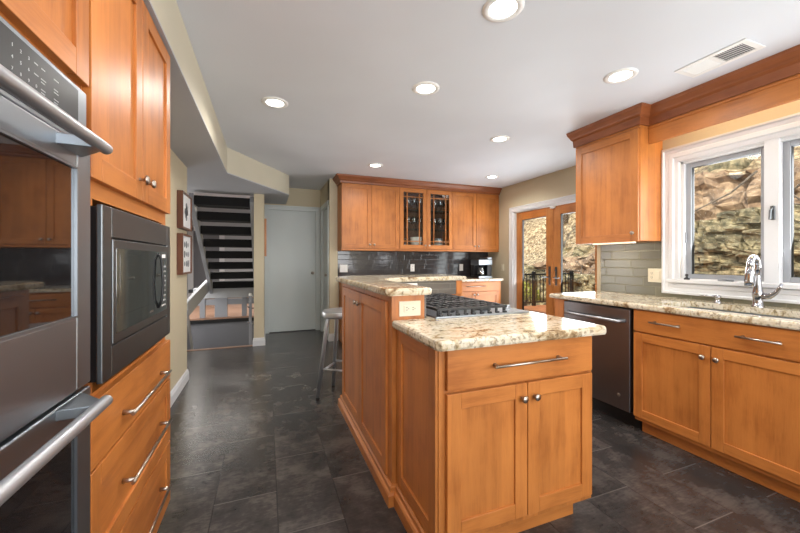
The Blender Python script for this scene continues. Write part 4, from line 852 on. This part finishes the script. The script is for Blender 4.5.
def ledge(u, v):
    i = round(u*150); r0 = random.Random(i//2*31+5); jit = r0.uniform(-.16, .16); cr = -.10 if i % 7 == 3 else 0
    y = -2+u*24; t = v; r = random.Random(i*77+int(v*99)); band = .09*(1 if int(t*5+i*.13) % 2 else -1)
    x = WXX+.22+.35*t+.20*math.sin(y*1.7)*t+jit+band-cr; zz = 1.4-1.35*drop(y)+t*(1.95-.75*drop(y)+.25*math.sin(y*.8+2))
    return Vector((x+r.uniform(-.03, .03), y+r.uniform(-.03, .03)+.05*math.sin(t*7), zz+r.uniform(-.04, .04)))
e_ = MB(); e_.grid(ledge, 150, 14, smooth=False); tag(e_.build('rock_ledge', ROCK), 'weathered brown rock ledge above the stone wall', 'rock')
def slope(u, v):
    y = -4+u*30; t = v; x = WXX+.7+t*14; b = 3.25-2.1*drop(y)+.25*math.sin(y*.8+2); zz = b+t*14*.62+hz(x*2, y*2)*1.2*min(1, t*8)+ .12*math.sin(x*6+y*5)*min(1, t*10); return Vector((x, y, zz))
e_ = MB(); e_.grid(slope, 110, 60); tag(e_.build('hillside_slope', LEAF), 'leaf-covered hillside rising above the rock ledge', 'hillside')
for i in range(34):
    x = WXX+rnd.uniform(1.0, 5.5); y = rnd.uniform(1, 17); zz = 3.25-2.1*drop(y)+.25*math.sin(y*.8+2)+(x-WXX-.7)*.62; s = rnd.uniform(.15, .55)
    mb = MB(); stone(mb, (0, 0, 0), s*1.3, s*1.6, s, rnd); o = mb.build('boulder', STONE); o.location = (x, y, zz+.02); tag(o, 'grey boulder lying in the leaf litter on the hillside', 'boulder', 'boulders scattered over the hillside')
def tree(x, y, h, r, label):
    zb = 3.2-2.1*drop(y)+.62*(x-WXX-.7)-.1; rt = thing('bare_tree', (x, y, zb), label, 'tree', 'bare trees on the hillside'); q = random.Random(int(x*100+y*10))
    tp = [Vector((x+.05*math.sin(i*.8)*i, y+q.uniform(-.04, .04)*i, zb+h*i/6)) for i in range(7)]
    mb = MB(); mb.tube(tp, [r*(1-.1*i) for i in range(7)], 10); mb.build('trunk', BARK, rt)
    for b in range(9):
        i = q.randint(1, 5); p = tp[i].lerp(tp[i+1], q.random()); a = q.uniform(0, 2*PI); L = q.uniform(.8, 2.2); d = Vector((math.cos(a), math.sin(a), q.uniform(.2, .9)))
        pp = [p+d*L*t+Vector((q.uniform(-.1, .1), q.uniform(-.1, .1), q.uniform(-.05, .1)))*t for t in (0, .35, .7, 1)]; mb = MB(); mb.tube(pp, [r*.4, r*.3, r*.2, r*.06], 6); mb.build('branch', BARK, rt)
TL = [(10.6, 1.55, 5.5, .07), (11.5, 3.4, 6, .10), (12.6, 2.6, 6.5, .12), (11.2, 6.6, 6, .09), (12.2, 8.4, 7, .12), (10.9, 10.6, 6, .09), (12.8, 12.2, 7, .13), (11.6, 14.0, 6, .10)]
TN = ['slim bare tree seen at the right edge through the window', 'bare tree upslope seen through the left window pane', 'thicker bare tree farther up the slope behind the window', 'bare tree rising above the ledge right of the patio doors', 'tall bare tree behind the right patio door glass', 'bare tree behind the left patio door glass', 'largest bare tree far up the slope beyond the deck', 'bare tree at the far left of the hillside']
for a, b in zip(TL, TN): tree(*a, b)
for i in range(14):   # fallen branches lying against the ledge face
    u0 = rnd.uniform(.12, .72); du = rnd.uniform(.03, .07); t0, t1 = rnd.uniform(.2, .5), rnd.uniform(.5, .98)
    if i % 2: t0, t1 = t1, t0
    mb = MB(); mb.tube([ledge(u0+du*q, t0+(t1-t0)*q)+Vector((-.16, 0, .02)) for q in (0, .35, .7, 1)], [.024, .02, .014, .007], 6); tag(mb.build('fallen_branch', BARK), 'thin fallen branch lying against the brown rock ledge', 'branch', 'fallen branches on the ledge')
# deck and railing
dk_ = MB(); dk_.box(PX+.16, 2.3, -.16, 8.3, 7.7, -.07)
yy = 2.3
while yy < 7.66: dk_.box(PX+.16, yy, -.07, 8.3, min(yy+.135, 7.7), -.045); yy += .142
tag(dk_.build('wooden_deck', WDECK), 'orange-brown wooden deck outside the patio doors', 'deck')
rl = thing('deck_railing', (6.0, 7.6, -.045), 'black metal baluster railing along the far edge of the deck', 'railing')
RX0, RX1, RY = 3.95, 8.25, 7.6
mb = MB(); mb.box(RX0, RY-.03, .80, RX1, RY+.03, .84); mb.build('top_rail', BLACK, rl, .004)
mb = MB(); mb.box(RX0, RY-.018, .04, RX1, RY+.018, .07); mb.build('bottom_rail', BLACK, rl)
for x in (3.98, 5.4, 6.85, 8.22): mb = MB(); mb.box(x-.04, RY-.04, -.045, x+.04, RY+.04, .90); mb.build('railing_post', BLACK, rl, .004)
x = RX0+.13; bs = None
while x < RX1-.08:
    if bs is None: mb = MB(); mb.box(x-.010, RY-.010, .07, x+.010, RY+.010, .80); bs = mb.build('baluster', BLACK, rl); bx0 = x
    else: c = bs.copy(); COL.objects.link(c); c.location = (x-bx0, 0, 0)
    x += .115
for (x, y, r) in ((6.6, 8.6, .42), (5.6, 8.7, .36), (7.6, 8.8, .45), (8.0, 10.0, .5)):
    mb = MB(); q = random.Random(int(x*10)); 
    for i in range(420):
        a, b = q.uniform(0, 2*PI), math.acos(q.uniform(-.2, 1)); rr = r*q.uniform(.6, 1); p = Vector((x+rr*math.sin(b)*math.cos(a), y+rr*math.sin(b)*math.sin(a), -.3+.35+rr*math.cos(b)*1.1))
        n_ = Vector((q.uniform(-1, 1), q.uniform(-1, 1), q.uniform(-1, 1))).normalized(); u_ = n_.orthogonal().normalized()*.045; v_ = n_.cross(u_).normalized()*.028
        vs = [mb.bm.verts.new(p+u_), mb.bm.verts.new(p+v_), mb.bm.verts.new(p-u_), mb.bm.verts.new(p-v_)]; mb.bm.faces.new(vs)
    s_o = thing('garden_shrub', (x, y, -.34), 'yellow-green shrub behind the deck railing at %s' % {6.6: 'the middle', 5.6: 'the left', 7.6: 'the right', 8.0: 'the back near the wall'}[x], 'shrub', 'shrubs behind the deck railing')
    mb.build('foliage', SHRUB, s_o); m2 = MB()
    for i in range(6): a = i*PI/3; m2.tube([(x, y, -.36), (x+.2*r*math.cos(a), y+.2*r*math.sin(a), 0), (x+.6*r*math.cos(a), y+.6*r*math.sin(a), .25)], [.018, .012, .005], 5)
    m2.build('stem', BARK, s_o)
